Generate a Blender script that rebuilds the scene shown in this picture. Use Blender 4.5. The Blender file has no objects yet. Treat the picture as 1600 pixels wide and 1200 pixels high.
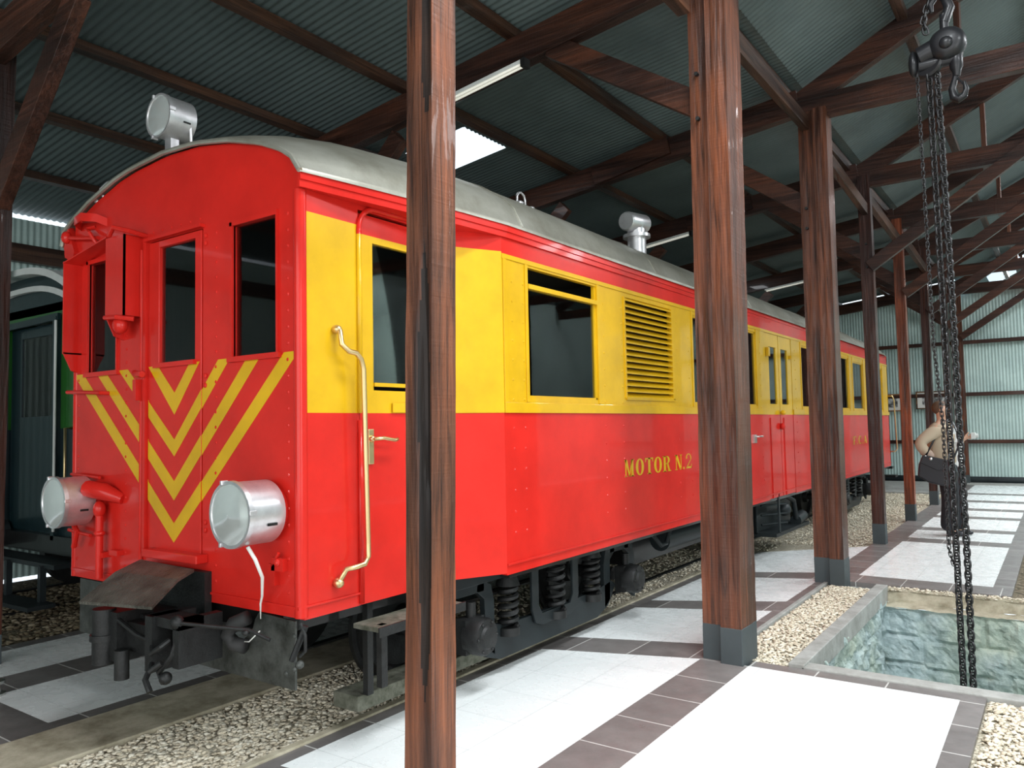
import bpy, bmesh, math, random
import numpy as np
from mathutils import Vector, Matrix, noise
random.seed(7)
PI = math.pi
SC = bpy.context.scene
COL = SC.collection

# ------------------------------------------------------------------ materials
MATS = {}
def nmat(name, base, rough=0.5, metal=0.0, coat=0.0, spec=0.5):
    m = bpy.data.materials.new(name); m.use_nodes = True
    nt = m.node_tree; b = nt.nodes['Principled BSDF']
    b.inputs['Base Color'].default_value = (*base, 1); b.inputs['Roughness'].default_value = rough
    b.inputs['Metallic'].default_value = metal; b.inputs['Coat Weight'].default_value = coat
    b.inputs['Coat Roughness'].default_value = 0.05
    b.inputs['Specular IOR Level'].default_value = spec
    MATS[name] = m
    return m, nt, b
def coords(nt, scale=(1, 1, 1), rot=(0, 0, 0)):
    tc = nt.nodes.new('ShaderNodeTexCoord'); mp = nt.nodes.new('ShaderNodeMapping')
    mp.inputs['Scale'].default_value = scale; mp.inputs['Rotation'].default_value = rot
    nt.links.new(tc.outputs['Object'], mp.inputs['Vector'])
    return mp.outputs['Vector']
def nz(nt, vec, scale, detail=4, rough=0.6, dist=0.0):
    n = nt.nodes.new('ShaderNodeTexNoise'); n.inputs['Scale'].default_value = scale
    n.inputs['Detail'].default_value = detail; n.inputs['Roughness'].default_value = rough
    n.inputs['Distortion'].default_value = dist
    nt.links.new(vec, n.inputs['Vector']); return n.outputs['Fac']
def ramp(nt, fac, stops):
    r = nt.nodes.new('ShaderNodeValToRGB'); e = r.color_ramp.elements
    while len(e) < len(stops): e.new(0.5)
    for k, (p, c) in enumerate(stops):
        e[k].position = p; e[k].color = (*c, 1) if len(c) == 3 else c
    nt.links.new(fac, r.inputs['Fac']); return r.outputs['Color']
def mix(nt, fac, a, b, mode='MIX'):
    n = nt.nodes.new('ShaderNodeMix'); n.data_type = 'RGBA'; n.blend_type = mode
    if isinstance(fac, float): n.inputs[0].default_value = fac
    else: nt.links.new(fac, n.inputs[0])
    for s, v in ((6, a), (7, b)):
        if isinstance(v, tuple): n.inputs[s].default_value = (*v, 1)
        else: nt.links.new(v, n.inputs[s])
    return n.outputs[2]
def bump(nt, b, h, strength=0.3, dist=0.01):
    n = nt.nodes.new('ShaderNodeBump'); n.inputs['Strength'].default_value = strength
    n.inputs['Distance'].default_value = dist
    nt.links.new(h, n.inputs['Height']); nt.links.new(n.outputs['Normal'], b.inputs['Normal'])

def paint(name, c, rough=0.3, coat=0.6, var=0.12, bs=0.06):
    m, nt, b = nmat(name, c, rough, 0, coat, 0.18)
    v = coords(nt)
    f = nz(nt, v, 3.0, 5)
    d = tuple(x * (1 - var) for x in c); l = tuple(min(1, x * (1 + var)) for x in c)
    nt.links.new(ramp(nt, f, [(0.3, d), (0.7, l)]), b.inputs['Base Color'])
    bump(nt, b, nz(nt, v, 6.0, 3), bs, 0.02)
    return m
paint('red', (0.58, 0.019, 0.013), 0.26, 0.22)
paint('yellow', (0.62, 0.36, 0.008), 0.32, 0.3)
paint('darkgrey', (0.017, 0.022, 0.024), 0.5, 0.1, 0.25)
paint('black', (0.012, 0.012, 0.012), 0.35, 0.3, 0.3)
paint('interior', (0.018, 0.017, 0.016), 0.7, 0.0)
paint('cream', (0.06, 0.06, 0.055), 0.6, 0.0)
paint('green', (0.015, 0.11, 0.012), 0.4, 0.3)
paint('navy', (0.006, 0.018, 0.022), 0.4, 0.3)
paint('whitepaint', (0.62, 0.64, 0.62), 0.5, 0.0)
paint('greybase', (0.062, 0.074, 0.078), 0.55, 0.0, 0.15)
nmat('brass', (0.66, 0.50, 0.26), 0.36, 1.0)
nmat('chrome', (0.6, 0.6, 0.58), 0.3, 1.0)
nmat('reflector', (0.75, 0.78, 0.77), 0.42, 0.6); nmat('rubber', (0.02, 0.02, 0.02), 0.7)
nmat('ivory', (0.7, 0.7, 0.66), 0.4)
def dirty_metal(name, base, dark, metal, rough, sc=4.0, bs=0.3):
    m, nt, b = nmat(name, base, rough, metal)
    v = coords(nt); f = nz(nt, v, sc, 6, 0.7)
    nt.links.new(ramp(nt, f, [(0.32, dark), (0.62, base)]), b.inputs['Base Color'])
    bump(nt, b, nz(nt, v, sc * 6, 4), bs, 0.004)
dirty_metal('silver', (0.40, 0.395, 0.34), (0.25, 0.24, 0.19), 0.55, 0.38, 2.5, 0.10)
dirty_metal('lampmetal', (0.72, 0.72, 0.73), (0.52, 0.50, 0.52), 0.8, 0.33, 5, 0.08)
dirty_metal('iron', (0.017, 0.018, 0.018), (0.006, 0.006, 0.006), 0.3, 0.5, 14, 0.5)
dirty_metal('plate', (0.085, 0.09, 0.083), (0.022, 0.024, 0.02), 0.35, 0.45, 9, 0.4)
dirty_metal('chainmetal', (0.05, 0.05, 0.052), (0.015, 0.014, 0.014), 0.6, 0.35, 20, 0.2)
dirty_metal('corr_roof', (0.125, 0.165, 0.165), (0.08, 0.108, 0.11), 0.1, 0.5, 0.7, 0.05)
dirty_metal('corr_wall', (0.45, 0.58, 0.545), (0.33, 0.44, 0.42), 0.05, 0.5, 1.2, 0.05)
dirty_metal('concrete', (0.36, 0.36, 0.34), (0.22, 0.22, 0.20), 0.0, 0.85, 6, 0.3)
dirty_metal('kerb', (0.50, 0.45, 0.34), (0.24, 0.21, 0.14), 0.0, 0.75, 5, 0.4)
dirty_metal('mossy', (0.13, 0.13, 0.10), (0.035, 0.04, 0.022), 0.0, 0.8, 16, 0.6)
def chequer(name):
    m, nt, b = nmat(name, (0.10, 0.095, 0.08), 0.45, 0.5)
    v = coords(nt, (1, 1, 1), (0.3, 0.2, 0.7)); ck = nt.nodes.new('ShaderNodeTexVoronoi'); ck.inputs['Scale'].default_value = 85
    nt.links.new(v, ck.inputs['Vector'])
    f = nz(nt, coords(nt), 10, 5)
    nt.links.new(ramp(nt, f, [(0.3, (0.05, 0.045, 0.036)), (0.7, (0.16, 0.15, 0.125))]), b.inputs['Base Color'])
    bump(nt, b, ck.outputs['Distance'], 0.8, 0.004)
chequer('chequer')

def wood(name, axis, light=(0.140, 0.052, 0.028), dark=(0.020, 0.010, 0.007), rough=0.38):
    m, nt, b = nmat(name, light, rough, 0, 0.12, 0.3)
    s = {'z': (38, 38, 1.5), 'x': (1.5, 38, 38), 'y': (38, 1.5, 38)}[axis]
    v = coords(nt, s); f = nz(nt, v, 1.0, 6, 0.65, 0.8)
    s2 = {'z': (7, 7, 0.6), 'x': (0.6, 7, 7), 'y': (7, 0.6, 7)}[axis]
    g = nz(nt, coords(nt, s2), 1.0, 3, 0.5, 0.4)
    big = nz(nt, coords(nt), 1.3, 3)
    c1 = ramp(nt, f, [(0.30, dark), (0.46, tuple(x * 0.62 for x in light)), (0.62, light), (0.85, tuple(min(1, x * 1.7) for x in light))])
    c2 = ramp(nt, g, [(0.36, (0.40, 0.38, 0.38)), (0.52, (0.95, 0.95, 0.95)), (0.75, (1.3, 1.12, 0.95))])
    c3 = ramp(nt, big, [(0.35, (0.80, 0.85, 0.95)), (0.65, (1.3, 1.12, 0.92))])
    nt.links.new(mix(nt, 1.0, mix(nt, 1.0, c1, c2, 'MULTIPLY'), c3, 'MULTIPLY'), b.inputs['Base Color'])
    saw = nz(nt, coords(nt, {'z': (2, 2, 70), 'x': (70, 2, 2), 'y': (2, 70, 2)}[axis]), 1.0, 2)
    ad = nt.nodes.new('ShaderNodeMath'); ad.operation = 'MULTIPLY_ADD'; ad.inputs[1].default_value = 0.35
    nt.links.new(saw, ad.inputs[0]); nt.links.new(f, ad.inputs[2])
    bump(nt, b, ad.outputs[0], 0.8, 0.008)
wood('wood_v', 'z'); wood('wood_x', 'x', (0.066, 0.028, 0.019)); wood('wood_y', 'y', (0.085, 0.045, 0.030))
wood('wood_dark', 'z', (0.055, 0.020, 0.014), (0.012, 0.006, 0.005), 0.4); wood('wood_orange', 'z', (0.23, 0.062, 0.026), (0.06, 0.02, 0.012), 0.4)
wood('wood_crack', 'z', (0.030, 0.017, 0.012), (0.004, 0.003, 0.003), 0.7)
wood('wood_weathered', 'z', (0.185, 0.068, 0.034), (0.010, 0.007, 0.006), 0.5)
wood('frame_wood', 'x', (0.32, 0.17, 0.08), (0.2, 0.1, 0.05))

def tilemat(name, c, var, rough, grout, pitch, off, gw):
    m, nt, b = nmat(name, c, rough, 0, 0.0)
    tc = nt.nodes.new('ShaderNodeTexCoord'); mp = nt.nodes.new('ShaderNodeMapping')
    mp.inputs['Location'].default_value = (off[0], off[1], 0)
    nt.links.new(tc.outputs['Object'], mp.inputs['Vector'])
    br = nt.nodes.new('ShaderNodeTexBrick'); br.offset = 0.0
    br.inputs['Scale'].default_value = 1.0; br.inputs['Brick Width'].default_value = pitch[0]
    br.inputs['Row Height'].default_value = pitch[1]; br.inputs['Mortar Size'].default_value = gw
    br.inputs['Mortar Smooth'].default_value = 0.2
    br.inputs['Color1'].default_value = (*c, 1); br.inputs['Color2'].default_value = (*tuple(x * (1 - var) for x in c), 1)
    br.inputs['Mortar'].default_value = (*grout, 1)
    nt.links.new(mp.outputs['Vector'], br.inputs['Vector'])
    f = nz(nt, coords(nt), 5, 6, 0.7)
    c2 = ramp(nt, f, [(0.3, (1 - var,) * 3), (0.7, (1.0, 1.0, 1.0))])
    nt.links.new(mix(nt, 1.0, br.outputs['Color'], c2, 'MULTIPLY'), b.inputs['Base Color'])
    r = ramp(nt, nz(nt, coords(nt), 9, 4), [(0.3, (rough * 0.8,) * 3), (0.7, (min(1, rough * 1.5),) * 3)])
    nt.links.new(r, b.inputs['Roughness'])
tilemat('tile_white', (0.84, 0.87, 0.86), 0.025, 0.24, (0.58, 0.61, 0.60), (0.394, 0.394), (2.03, -0.244), 0.0025)
tilemat('tile_dark', (0.215, 0.198, 0.19), 0.30, 0.34, (0.62, 0.61, 0.58), (100.0, 0.394), (50.0, -0.244), 0.0045)
tilemat('tile_dark_x', (0.215, 0.198, 0.19), 0.30, 0.34, (0.62, 0.61, 0.58), (0.394, 100.0), (2.10, 50.0), 0.0045)

def gravelmat(name, cols, scale=30, bs=0.9):
    m, nt, b = nmat(name, cols[1], 0.9)
    v = coords(nt); vo = nt.nodes.new('ShaderNodeTexVoronoi'); vo.inputs['Scale'].default_value = scale
    nt.links.new(v, vo.inputs['Vector'])
    sp = nt.nodes.new('ShaderNodeSeparateColor'); nt.links.new(vo.outputs['Color'], sp.inputs[0])
    c = ramp(nt, sp.outputs[0], [(0.0, cols[0]), (0.5, cols[1]), (1.0, cols[2])])
    e = nt.nodes.new('ShaderNodeTexVoronoi'); e.feature = 'DISTANCE_TO_EDGE'; e.inputs['Scale'].default_value = scale
    nt.links.new(v, e.inputs['Vector'])
    c2 = ramp(nt, e.outputs['Distance'], [(0.0, (0.55, 0.52, 0.48)), (0.10, (1, 1, 1))])
    nt.links.new(mix(nt, 1.0, c, c2, 'MULTIPLY'), b.inputs['Base Color'])
    bump(nt, b, e.outputs['Distance'], bs, 0.03)
gravelmat('gravel_ground', ((0.36, 0.31, 0.23), (0.50, 0.45, 0.34), (0.60, 0.56, 0.46)), 42)
gravelmat('gravel_brown', ((0.07, 0.06, 0.03), (0.14, 0.11, 0.065), (0.22, 0.18, 0.12)), 24)
def stonemat(name, cols):
    m, nt, b = nmat(name, cols[1], 0.9)
    g = nt.nodes.new('ShaderNodeNewGeometry')
    c = ramp(nt, g.outputs['Random Per Island'], [(0.0, cols[0]), (0.5, cols[1]), (1.0, cols[2])])
    nt.links.new(c, b.inputs['Base Color'])
    bump(nt, b, nz(nt, coords(nt), 90, 3), 0.4, 0.004)
stonemat('stone', ((0.50, 0.43, 0.32), (0.66, 0.59, 0.46), (0.78, 0.73, 0.61)))
stonemat('stone_brown', ((0.08, 0.06, 0.035), (0.15, 0.12, 0.07), (0.24, 0.20, 0.14)))
def pitmat():
    m, nt, b = nmat('pitstone', (0.4, 0.5, 0.5), 0.8)
    f = nz(nt, coords(nt), 7, 7, 0.7)
    g = nz(nt, coords(nt), 1.7, 3)
    c = ramp(nt, f, [(0.28, (0.22, 0.28, 0.275)), (0.5, (0.48, 0.56, 0.54)), (0.72, (0.72, 0.77, 0.73))])
    c2 = ramp(nt, g, [(0.4, (0.9, 0.95, 1.0)), (0.65, (1.0, 1.0, 0.88))])
    nt.links.new(mix(nt, 1.0, c, c2, 'MULTIPLY'), b.inputs['Base Color'])
    bump(nt, b, nz(nt, coords(nt), 26, 7, 0.75), 1.0, 0.022)
pitmat()
def glassmat(name, tint, alpha_mix, rough=0.02):
    m = bpy.data.materials.new(name); m.use_nodes = True; nt = m.node_tree
    nt.nodes.remove(nt.nodes['Principled BSDF']); out = nt.nodes['Material Output']
    t = nt.nodes.new('ShaderNodeBsdfTransparent'); t.inputs['Color'].default_value = (*tint, 1)
    g = nt.nodes.new('ShaderNodeBsdfGlossy'); g.inputs['Roughness'].default_value = rough
    fr = nt.nodes.new('ShaderNodeFresnel'); fr.inputs['IOR'].default_value = alpha_mix
    mx = nt.nodes.new('ShaderNodeMixShader')
    nt.links.new(fr.outputs[0], mx.inputs[0]); nt.links.new(t.outputs[0], mx.inputs[1]); nt.links.new(g.outputs[0], mx.inputs[2])
    nt.links.new(mx.outputs[0], out.inputs['Surface']); MATS[name] = m
glassmat('glass', (0.88, 0.91, 0.89), 1.38)
glassmat('lens', (0.85, 0.88, 0.86), 1.35, 0.12)
def lensmat():
    m = bpy.data.materials['lens']; nt = m.node_tree; mx = [n for n in nt.nodes if n.type == 'MIX_SHADER'][0]; out = nt.nodes['Material Output']
    d = nt.nodes.new('ShaderNodeBsdfDiffuse'); d.inputs['Color'].default_value = (0.62, 0.66, 0.64, 1)
    m2 = nt.nodes.new('ShaderNodeMixShader'); m2.inputs[0].default_value = 0.42
    nt.links.new(mx.outputs[0], m2.inputs[1]); nt.links.new(d.outputs[0], m2.inputs[2]); nt.links.new(m2.outputs[0], out.inputs['Surface'])
lensmat()
def skypanel():
    m = bpy.data.materials.new('skypanel'); m.use_nodes = True; nt = m.node_tree
    nt.nodes.remove(nt.nodes['Principled BSDF']); out = nt.nodes['Material Output']
    t = nt.nodes.new('ShaderNodeBsdfTransparent'); t.inputs['Color'].default_value = (0.8, 0.85, 0.9, 1)
    g = nt.nodes.new('ShaderNodeBsdfTranslucent'); g.inputs['Color'].default_value = (0.8, 0.85, 0.85, 1)
    mx = nt.nodes.new('ShaderNodeMixShader'); mx.inputs[0].default_value = 0.35
    nt.links.new(t.outputs[0], mx.inputs[1]); nt.links.new(g.outputs[0], mx.inputs[2]); nt.links.new(mx.outputs[0], out.inputs['Surface'])
    MATS['skypanel'] = m
skypanel()
def emis(name, c, s):
    m, nt, b = nmat(name, c, 0.5); b.inputs['Emission Color'].default_value = (*c, 1); b.inputs['Emission Strength'].default_value = s
emis('tube', (0.9, 0.88, 0.78), 0.35); emis('lamp_on', (0.55, 0.75, 1.0), 6)
nmat('paper', (0.72, 0.70, 0.66), 0.5); nmat('skin', (0.62, 0.36, 0.25), 0.55); nmat('hair', (0.11, 0.06, 0.035), 0.7)
nmat('jacket', (0.50, 0.40, 0.29), 0.85); nmat('shirt', (0.8, 0.8, 0.78), 0.8); nmat('trousers', (0.012, 0.013, 0.017), 0.8)
nmat('leather', (0.012, 0.013, 0.017), 0.4); nmat('cuff', (0.42, 0.30, 0.24), 0.8)
def photomat():
    m, nt, b = nmat('photo', (0.3, 0.3, 0.3), 0.5)
    f = nz(nt, coords(nt, (5, 1, 9)), 1.5, 5, 0.7)
    nt.links.new(ramp(nt, f, [(0.42, (0.05, 0.05, 0.05)), (0.52, (0.25, 0.25, 0.25)), (0.6, (0.62, 0.62, 0.60))]), b.inputs['Base Color'])
photomat()

# ------------------------------------------------------------------ mesh helpers
class MB:
    def __init__(s, mat='red'):
        s.v = []; s.f = []; s.mi = []; s.mats = []; s.cur = mat
    def m(s, name):
        s.cur = name; return s
    def idx(s):
        if s.cur not in s.mats: s.mats.append(s.cur)
        return s.mats.index(s.cur)
    def add(s, vs, fs):
        o = len(s.v); s.v += [tuple(p) for p in vs]; i = s.idx()
        for f in fs: s.f.append(tuple(o + k for k in f)); s.mi.append(i)
        return s
    def box(s, x0, x1, y0, y1, z0, z1):
        vs = [(x, y, z) for x in (x0, x1) for y in (y0, y1) for z in (z0, z1)]
        return s.add(vs, [(0, 1, 3, 2), (4, 6, 7, 5), (0, 4, 5, 1), (2, 3, 7, 6), (0, 2, 6, 4), (1, 5, 7, 3)])
    def beam(s, p, q, w, h, up=(0, 0, 1)):
        p = Vector(p); q = Vector(q); d = (q - p).normalized(); u = Vector(up)
        a = d.cross(u).normalized(); b = a.cross(d).normalized()
        vs = []
        for c in (p, q):
            for i, j in ((-1, -1), (1, -1), (1, 1), (-1, 1)): vs.append(c + a * (w / 2 * i) + b * (h / 2 * j))
        return s.add(vs, [(0, 1, 2, 3), (7, 6, 5, 4), (0, 4, 5, 1), (1, 5, 6, 2), (2, 6, 7, 3), (3, 7, 4, 0)])
    def cyl(s, p, q, r0, r1=None, n=20, caps=True):
        r1 = r0 if r1 is None else r1
        p = Vector(p); q = Vector(q); d = (q - p).normalized()
        a = d.orthogonal().normalized(); b = d.cross(a); vs = []
        for c, r in ((p, r0), (q, r1)):
            for k in range(n):
                t = 2 * PI * k / n; vs.append(c + a * (math.cos(t) * r) + b * (math.sin(t) * r))
        fs = [(k, (k + 1) % n, n + (k + 1) % n, n + k) for k in range(n)]
        if caps: fs += [tuple(range(n - 1, -1, -1)), tuple(range(n, 2 * n))]
        return s.add(vs, fs)
    def lathe(s, p, axis, prof, n=32, close=False):
        # prof: list of (t along axis, radius)
        p = Vector(p); d = Vector(axis).normalized(); a = d.orthogonal().normalized(); b = d.cross(a); vs = []
        for t, r in prof:
            for k in range(n):
                an = 2 * PI * k / n; vs.append(p + d * t + a * (math.cos(an) * r) + b * (math.sin(an) * r))
        fs = []
        for i in range(len(prof) - 1):
            for k in range(n):
                fs.append((i * n + k, i * n + (k + 1) % n, (i + 1) * n + (k + 1) % n, (i + 1) * n + k))
        if close: fs += [tuple(range(n - 1, -1, -1)), tuple((len(prof) - 1) * n + k for k in range(n))]
        return s.add(vs, fs)
    def tube(s, pts, r, n=10, closed=False):
        P = [Vector(p) for p in pts]; m = len(P); vs = []
        a = None
        for i in range(m):
            if closed: d = (P[(i + 1) % m] - P[i - 1]).normalized()
            else: d = (P[min(i + 1, m - 1)] - P[max(i - 1, 0)]).normalized()
            if a is None: a = d.orthogonal().normalized()
            else:
                a = (a - d * a.dot(d)).normalized()
            b = d.cross(a)
            rr = r[i] if isinstance(r, (list, tuple)) else r
            for k in range(n):
                t = 2 * PI * k / n; vs.append(P[i] + a * (math.cos(t) * rr) + b * (math.sin(t) * rr))
        fs = []
        for i in range(m if closed else m - 1):
            j = (i + 1) % m
            for k in range(n): fs.append((i * n + k, i * n + (k + 1) % n, j * n + (k + 1) % n, j * n + k))
        if not closed: fs += [tuple(range(n - 1, -1, -1)), tuple((m - 1) * n + k for k in range(n))]
        return s.add(vs, fs)
    def prism(s, poly, fn, a, b):
        # poly 2D, fn(u,v,t)->xyz
        n = len(poly)
        vs = [fn(u, v, a) for u, v in poly] + [fn(u, v, b) for u, v in poly]
        return s.add(vs, [tuple(range(n - 1, -1, -1)), tuple(range(n, 2 * n))] + [(k, (k + 1) % n, n + (k + 1) % n, n + k) for k in range(n)])
    def ball(s, c, rx, ry, rz, nu=16, nv=10):
        vs = []; c = Vector(c)
        for i in range(nv + 1):
            ph = PI * i / nv
            for k in range(nu):
                t = 2 * PI * k / nu
                vs.append(c + Vector((math.sin(ph) * math.cos(t) * rx, math.sin(ph) * math.sin(t) * ry, math.cos(ph) * rz)))
        fs = [(i * nu + k, (i + 1) * nu + k, (i + 1) * nu + (k + 1) % nu, i * nu + (k + 1) % nu) for i in range(nv) for k in range(nu)]
        return s.add(vs, fs)
    def panel(s, us, vs_, holes, fn, th, matfn=None, skipfn=None):
        """wall panel with holes; fn(u, v, t) -> xyz, thickness th (t from 0 to -th)"""
        U = sorted(set([round(x, 5) for x in us] + [round(h[k], 5) for h in holes for k in (0, 1)]))
        V = sorted(set([round(x, 5) for x in vs_] + [round(h[k], 5) for h in holes for k in (2, 3)]))
        def solid(i, j):
            if i < 0 or j < 0 or i >= len(U) - 1 or j >= len(V) - 1: return False
            u = (U[i] + U[i + 1]) / 2; v = (V[j] + V[j + 1]) / 2
            return not any(h[0] < u < h[1] and h[2] < v < h[3] for h in holes)
        for i in range(len(U) - 1):
            for j in range(len(V) - 1):
                if not solid(i, j): continue
                if matfn: s.cur = matfn((U[i] + U[i + 1]) / 2, (V[j] + V[j + 1]) / 2)
                c = [(U[i], V[j]), (U[i + 1], V[j]), (U[i + 1], V[j + 1]), (U[i], V[j + 1])]
                s.add([fn(u, v, 0) for u, v in c], [(0, 1, 2, 3)])
                s.add([fn(u, v, -th) for u, v in c], [(3, 2, 1, 0)])
                for (a, b, di, dj) in ((0, 1, 0, -1), (1, 2, 1, 0), (2, 3, 0, 1), (3, 0, -1, 0)):
                    if not solid(i + di, j + dj):
                        s.add([fn(*c[a], 0), fn(*c[b], 0), fn(*c[b], -th), fn(*c[a], -th)], [(0, 3, 2, 1)])
        return s
    def build(s, name, parent=None, smooth=False, bevel=0, loc=None, fixn=True):
        me = bpy.data.meshes.new(name)
        off = Vector(loc) if loc else Vector((0, 0, 0))
        me.from_pydata([tuple(Vector(p) - off) for p in s.v], [], s.f)
        for k in s.mats: me.materials.append(MATS[k])
        me.polygons.foreach_set('material_index', s.mi)
        if fixn:
            bm = bmesh.new(); bm.from_mesh(me); bmesh.ops.remove_doubles(bm, verts=bm.verts, dist=1e-5)
            bmesh.ops.recalc_face_normals(bm, faces=bm.faces); bm.to_mesh(me); bm.free()
        if smooth:
            me.polygons.foreach_set('use_smooth', [True] * len(me.polygons))
            if smooth != 'all': me.set_sharp_from_angle(angle=math.radians(38))
        o = bpy.data.objects.new(name, me); COL.objects.link(o); o.location = off
        if parent:
            o.parent = parent; o.matrix_parent_inverse = Matrix.Translation(-world_loc(parent))
        if bevel:
            b = o.modifiers.new('bevel', 'BEVEL'); b.width = bevel; b.segments = 2; b.limit_method = 'ANGLE'
        return o
def world_loc(o):
    if o is None: return Vector((0, 0, 0))
    m = o.matrix_parent_inverse
    return world_loc(o.parent) + (m.translation + o.location if o.parent else o.location)
def empty(name, loc):
    o = bpy.data.objects.new(name, None); COL.objects.link(o); o.location = loc; o.empty_display_size = 0.2; return o
def tag(o, label, cat, group=None, kind=None):
    o['label'] = label; o['category'] = cat
    if group: o['group'] = group
    if kind: o['kind'] = kind
    return o
def struct(o, label=None):
    o['kind'] = 'structure'
    if label: o['label'] = label
    return o

# ------------------------------------------------------------------ camera
cam = bpy.data.cameras.new('camera'); co = bpy.data.objects.new('camera', cam); COL.objects.link(co)
yaw, pt, rl = -0.61492954, 0.05555995, -0.01965026
f = Vector((math.sin(yaw) * math.cos(pt), math.cos(yaw) * math.cos(pt), math.sin(pt)))
ri = Vector((math.cos(yaw), -math.sin(yaw), 0)); up = ri.cross(f)
r2 = ri * math.cos(rl) + up * math.sin(rl); u2 = -ri * math.sin(rl) + up * math.cos(rl)
M = Matrix((r2, u2, -f)).transposed().to_4x4(); M.translation = Vector((0, 0, 1.55))
co.matrix_world = M; cam.sensor_width = 36; cam.sensor_fit = 'HORIZONTAL'; cam.lens = 1215.99 / 1600 * 36
cam.clip_start = 0.05; SC.camera = co

# ------------------------------------------------------------------ floor
XL, XR, Y0, Y1 = -9.5, 6.2, -6.0, 21.8
PX0, PX1, PY0, PY1 = -1.42, 1.6, 5.22, 7.80      # pit opening
b = MB('concrete')
def slab(x0, x1, y0, y1, z): b.add([(x0, y0, z), (x1, y0, z), (x1, y1, z), (x0, y1, z)], [(0, 1, 2, 3)])
for (x0, x1, y0, y1) in ((XL, PX0, Y0, 28), (PX1, XR, Y0, 28), (PX0, PX1, Y0, PY0), (PX0, PX1, PY1 + 0.13, 28)):
    slab(x0, x1, y0, y1, -0.045)
fl = struct(b.build('floor'), 'grey concrete shed floor underneath tiles and gravel')

def quadstrip(mb, x0, x1, ya0, yb0, ya1, yb1, z=0.0, t=0.045):
    # slab between the skew line (x0,ya0)-(x1,yb0) and the line (x0,ya1)-(x1,yb1)
    P = [(x0, ya0), (x1, yb0), (x1, yb1), (x0, ya1)]
    mb.prism(P, lambda u, v, w: (u, v, w), z - t, z)
# walkway beside the railcar, skew dark bands
b = MB('tile_white'); d = MB('tile_dark'); dx = MB('tile_dark_x')
xl, xr = -3.05, -2.03
lines = [(-1.3, -1.3), (-0.9, -0.9), (0.65, 0.75), (1.0, 1.1), (2.05, 2.15), (2.39, 2.50), (4.62, 4.97), (4.99, 5.36), (6.07, 6.52), (6.38, 6.92), (7.65, 8.06), (7.93, 8.45), (9.35, 10.43)]
quadstrip(b, xl, xr, -5.9, -5.9, -1.3, -1.3)
for k in range(len(lines) - 1):
    (a0, a1), (c0, c1) = lines[k], lines[k + 1]
    quadstrip(dx if k % 2 == 0 else b, xl, xr, a0, a1, c0, c1)
quadstrip(d, -3.14, xl, -5.9, -5.9, 9.3, 9.35)            # edge by the track
quadstrip(d, xr, -1.715, -5.9, -5.9, 5.02, 4.98)           # border under the nearest posts
quadstrip(d, xr, -1.955, 5.02, 5.02, 8.07, 8.07)
quadstrip(d, xr, -1.75, 8.07, 8.07, 21.0, 21.0)     # border of the far walkway
quadstrip(b, -1.715, -0.54, -5.9, -5.9, 4.985, 4.985)      # near walkway
quadstrip(d, -0.54, -0.42, -5.9, -5.9, 5.10, 5.10)
quadstrip(dx, -1.715, -0.54, 4.985, 4.985, 5.10, 5.10)
quadstrip(dx, -1.75, -0.44, 8.08, 8.07, 8.46, 8.43)
quadstrip(d, -0.60, -0.44, 8.43, 8.43, 21.0, 21.0)
fy = [(8.46, 8.43), (11.06, 11.04), (11.45, 11.43), (12.31, 12.30), (12.66, 12.65), (13.96, 13.95), (14.3, 14.3), (15.2, 15.2), (15.6, 15.6), (16.7, 16.7), (17.15, 17.15), (18.4, 18.4), (18.8, 18.8), (19.6, 19.6)]
for k in range(len(fy) - 1):
    (a0, a1), (c0, c1) = fy[k], fy[k + 1]
    quadstrip(b if k % 2 == 0 else dx, -1.75, -0.60, a0, a1, c0, c1)
quadstrip(b, -1.75, -0.60, 19.6, 19.6, 21.0, 21.0)
# walkway on the far side of the railcar
quadstrip(b, -5.33, -4.57, 2.05, 2.05, 21, 21); quadstrip(d, -5.69, -5.33, -5.9, -5.9, 21, 21)
quadstrip(b, -6.36, -5.69, 2.05, 2.05, 21, 21); quadstrip(d, -6.5, -6.36, -5.9, -5.9, 21, 21)
quadstrip(d, -5.33, -4.57, 1.66, 1.66, 2.05, 2.05); quadstrip(d, -6.36, -5.69, 1.66, 1.66, 2.05, 2.05)
quadstrip(b, -5.33, -4.57, -5.9, -5.9, 1.66, 1.66); quadstrip(b, -6.36, -5.69, -5.9, -5.9, 1.66, 1.66)
quadstrip(d, -4.57, -4.45, -5.9, -5.9, 21, 21)
struct(b.build('floor'), 'white glossy floor tiles of the walkways')
struct(d.build('floor'), 'dark slate floor tiles bordering the walkways')
struct(dx.build('floor'), 'dark slate floor tile bands crossing the walkways')
k = MB('kerb'); k.box(-4.45, -3.98, -5.9, 5.0, -0.045, 0.006); k.box(-3.19, -3.14, -5.9, 9.3, -0.045, 0.012)
struct(k.build('trim_1', bevel=0.006), 'worn concrete kerbs along the gravel track bed')
k = MB('concrete'); k.box(-1.955, -1.915, 5.10, 7.9, -0.045, 0.01); k.box(-1.50, -1.40, 5.10, 7.95, -0.12, 0.025)
k.box(-1.42, 1.6, 5.10, 5.22, -0.12, 0.012)
struct(k.build('trim_2', bevel=0.006), 'grey concrete curb around the pit')
k = MB('concrete'); k.box(-9.4, -2.1, 18.4, 21.7, -0.045, 0.01); k.box(-2.1, 6.0, 21.0, 21.7, -0.045, 0.012)
struct(k.build('trim_3'), 'pale concrete strip at the foot of the far wall')

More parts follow.
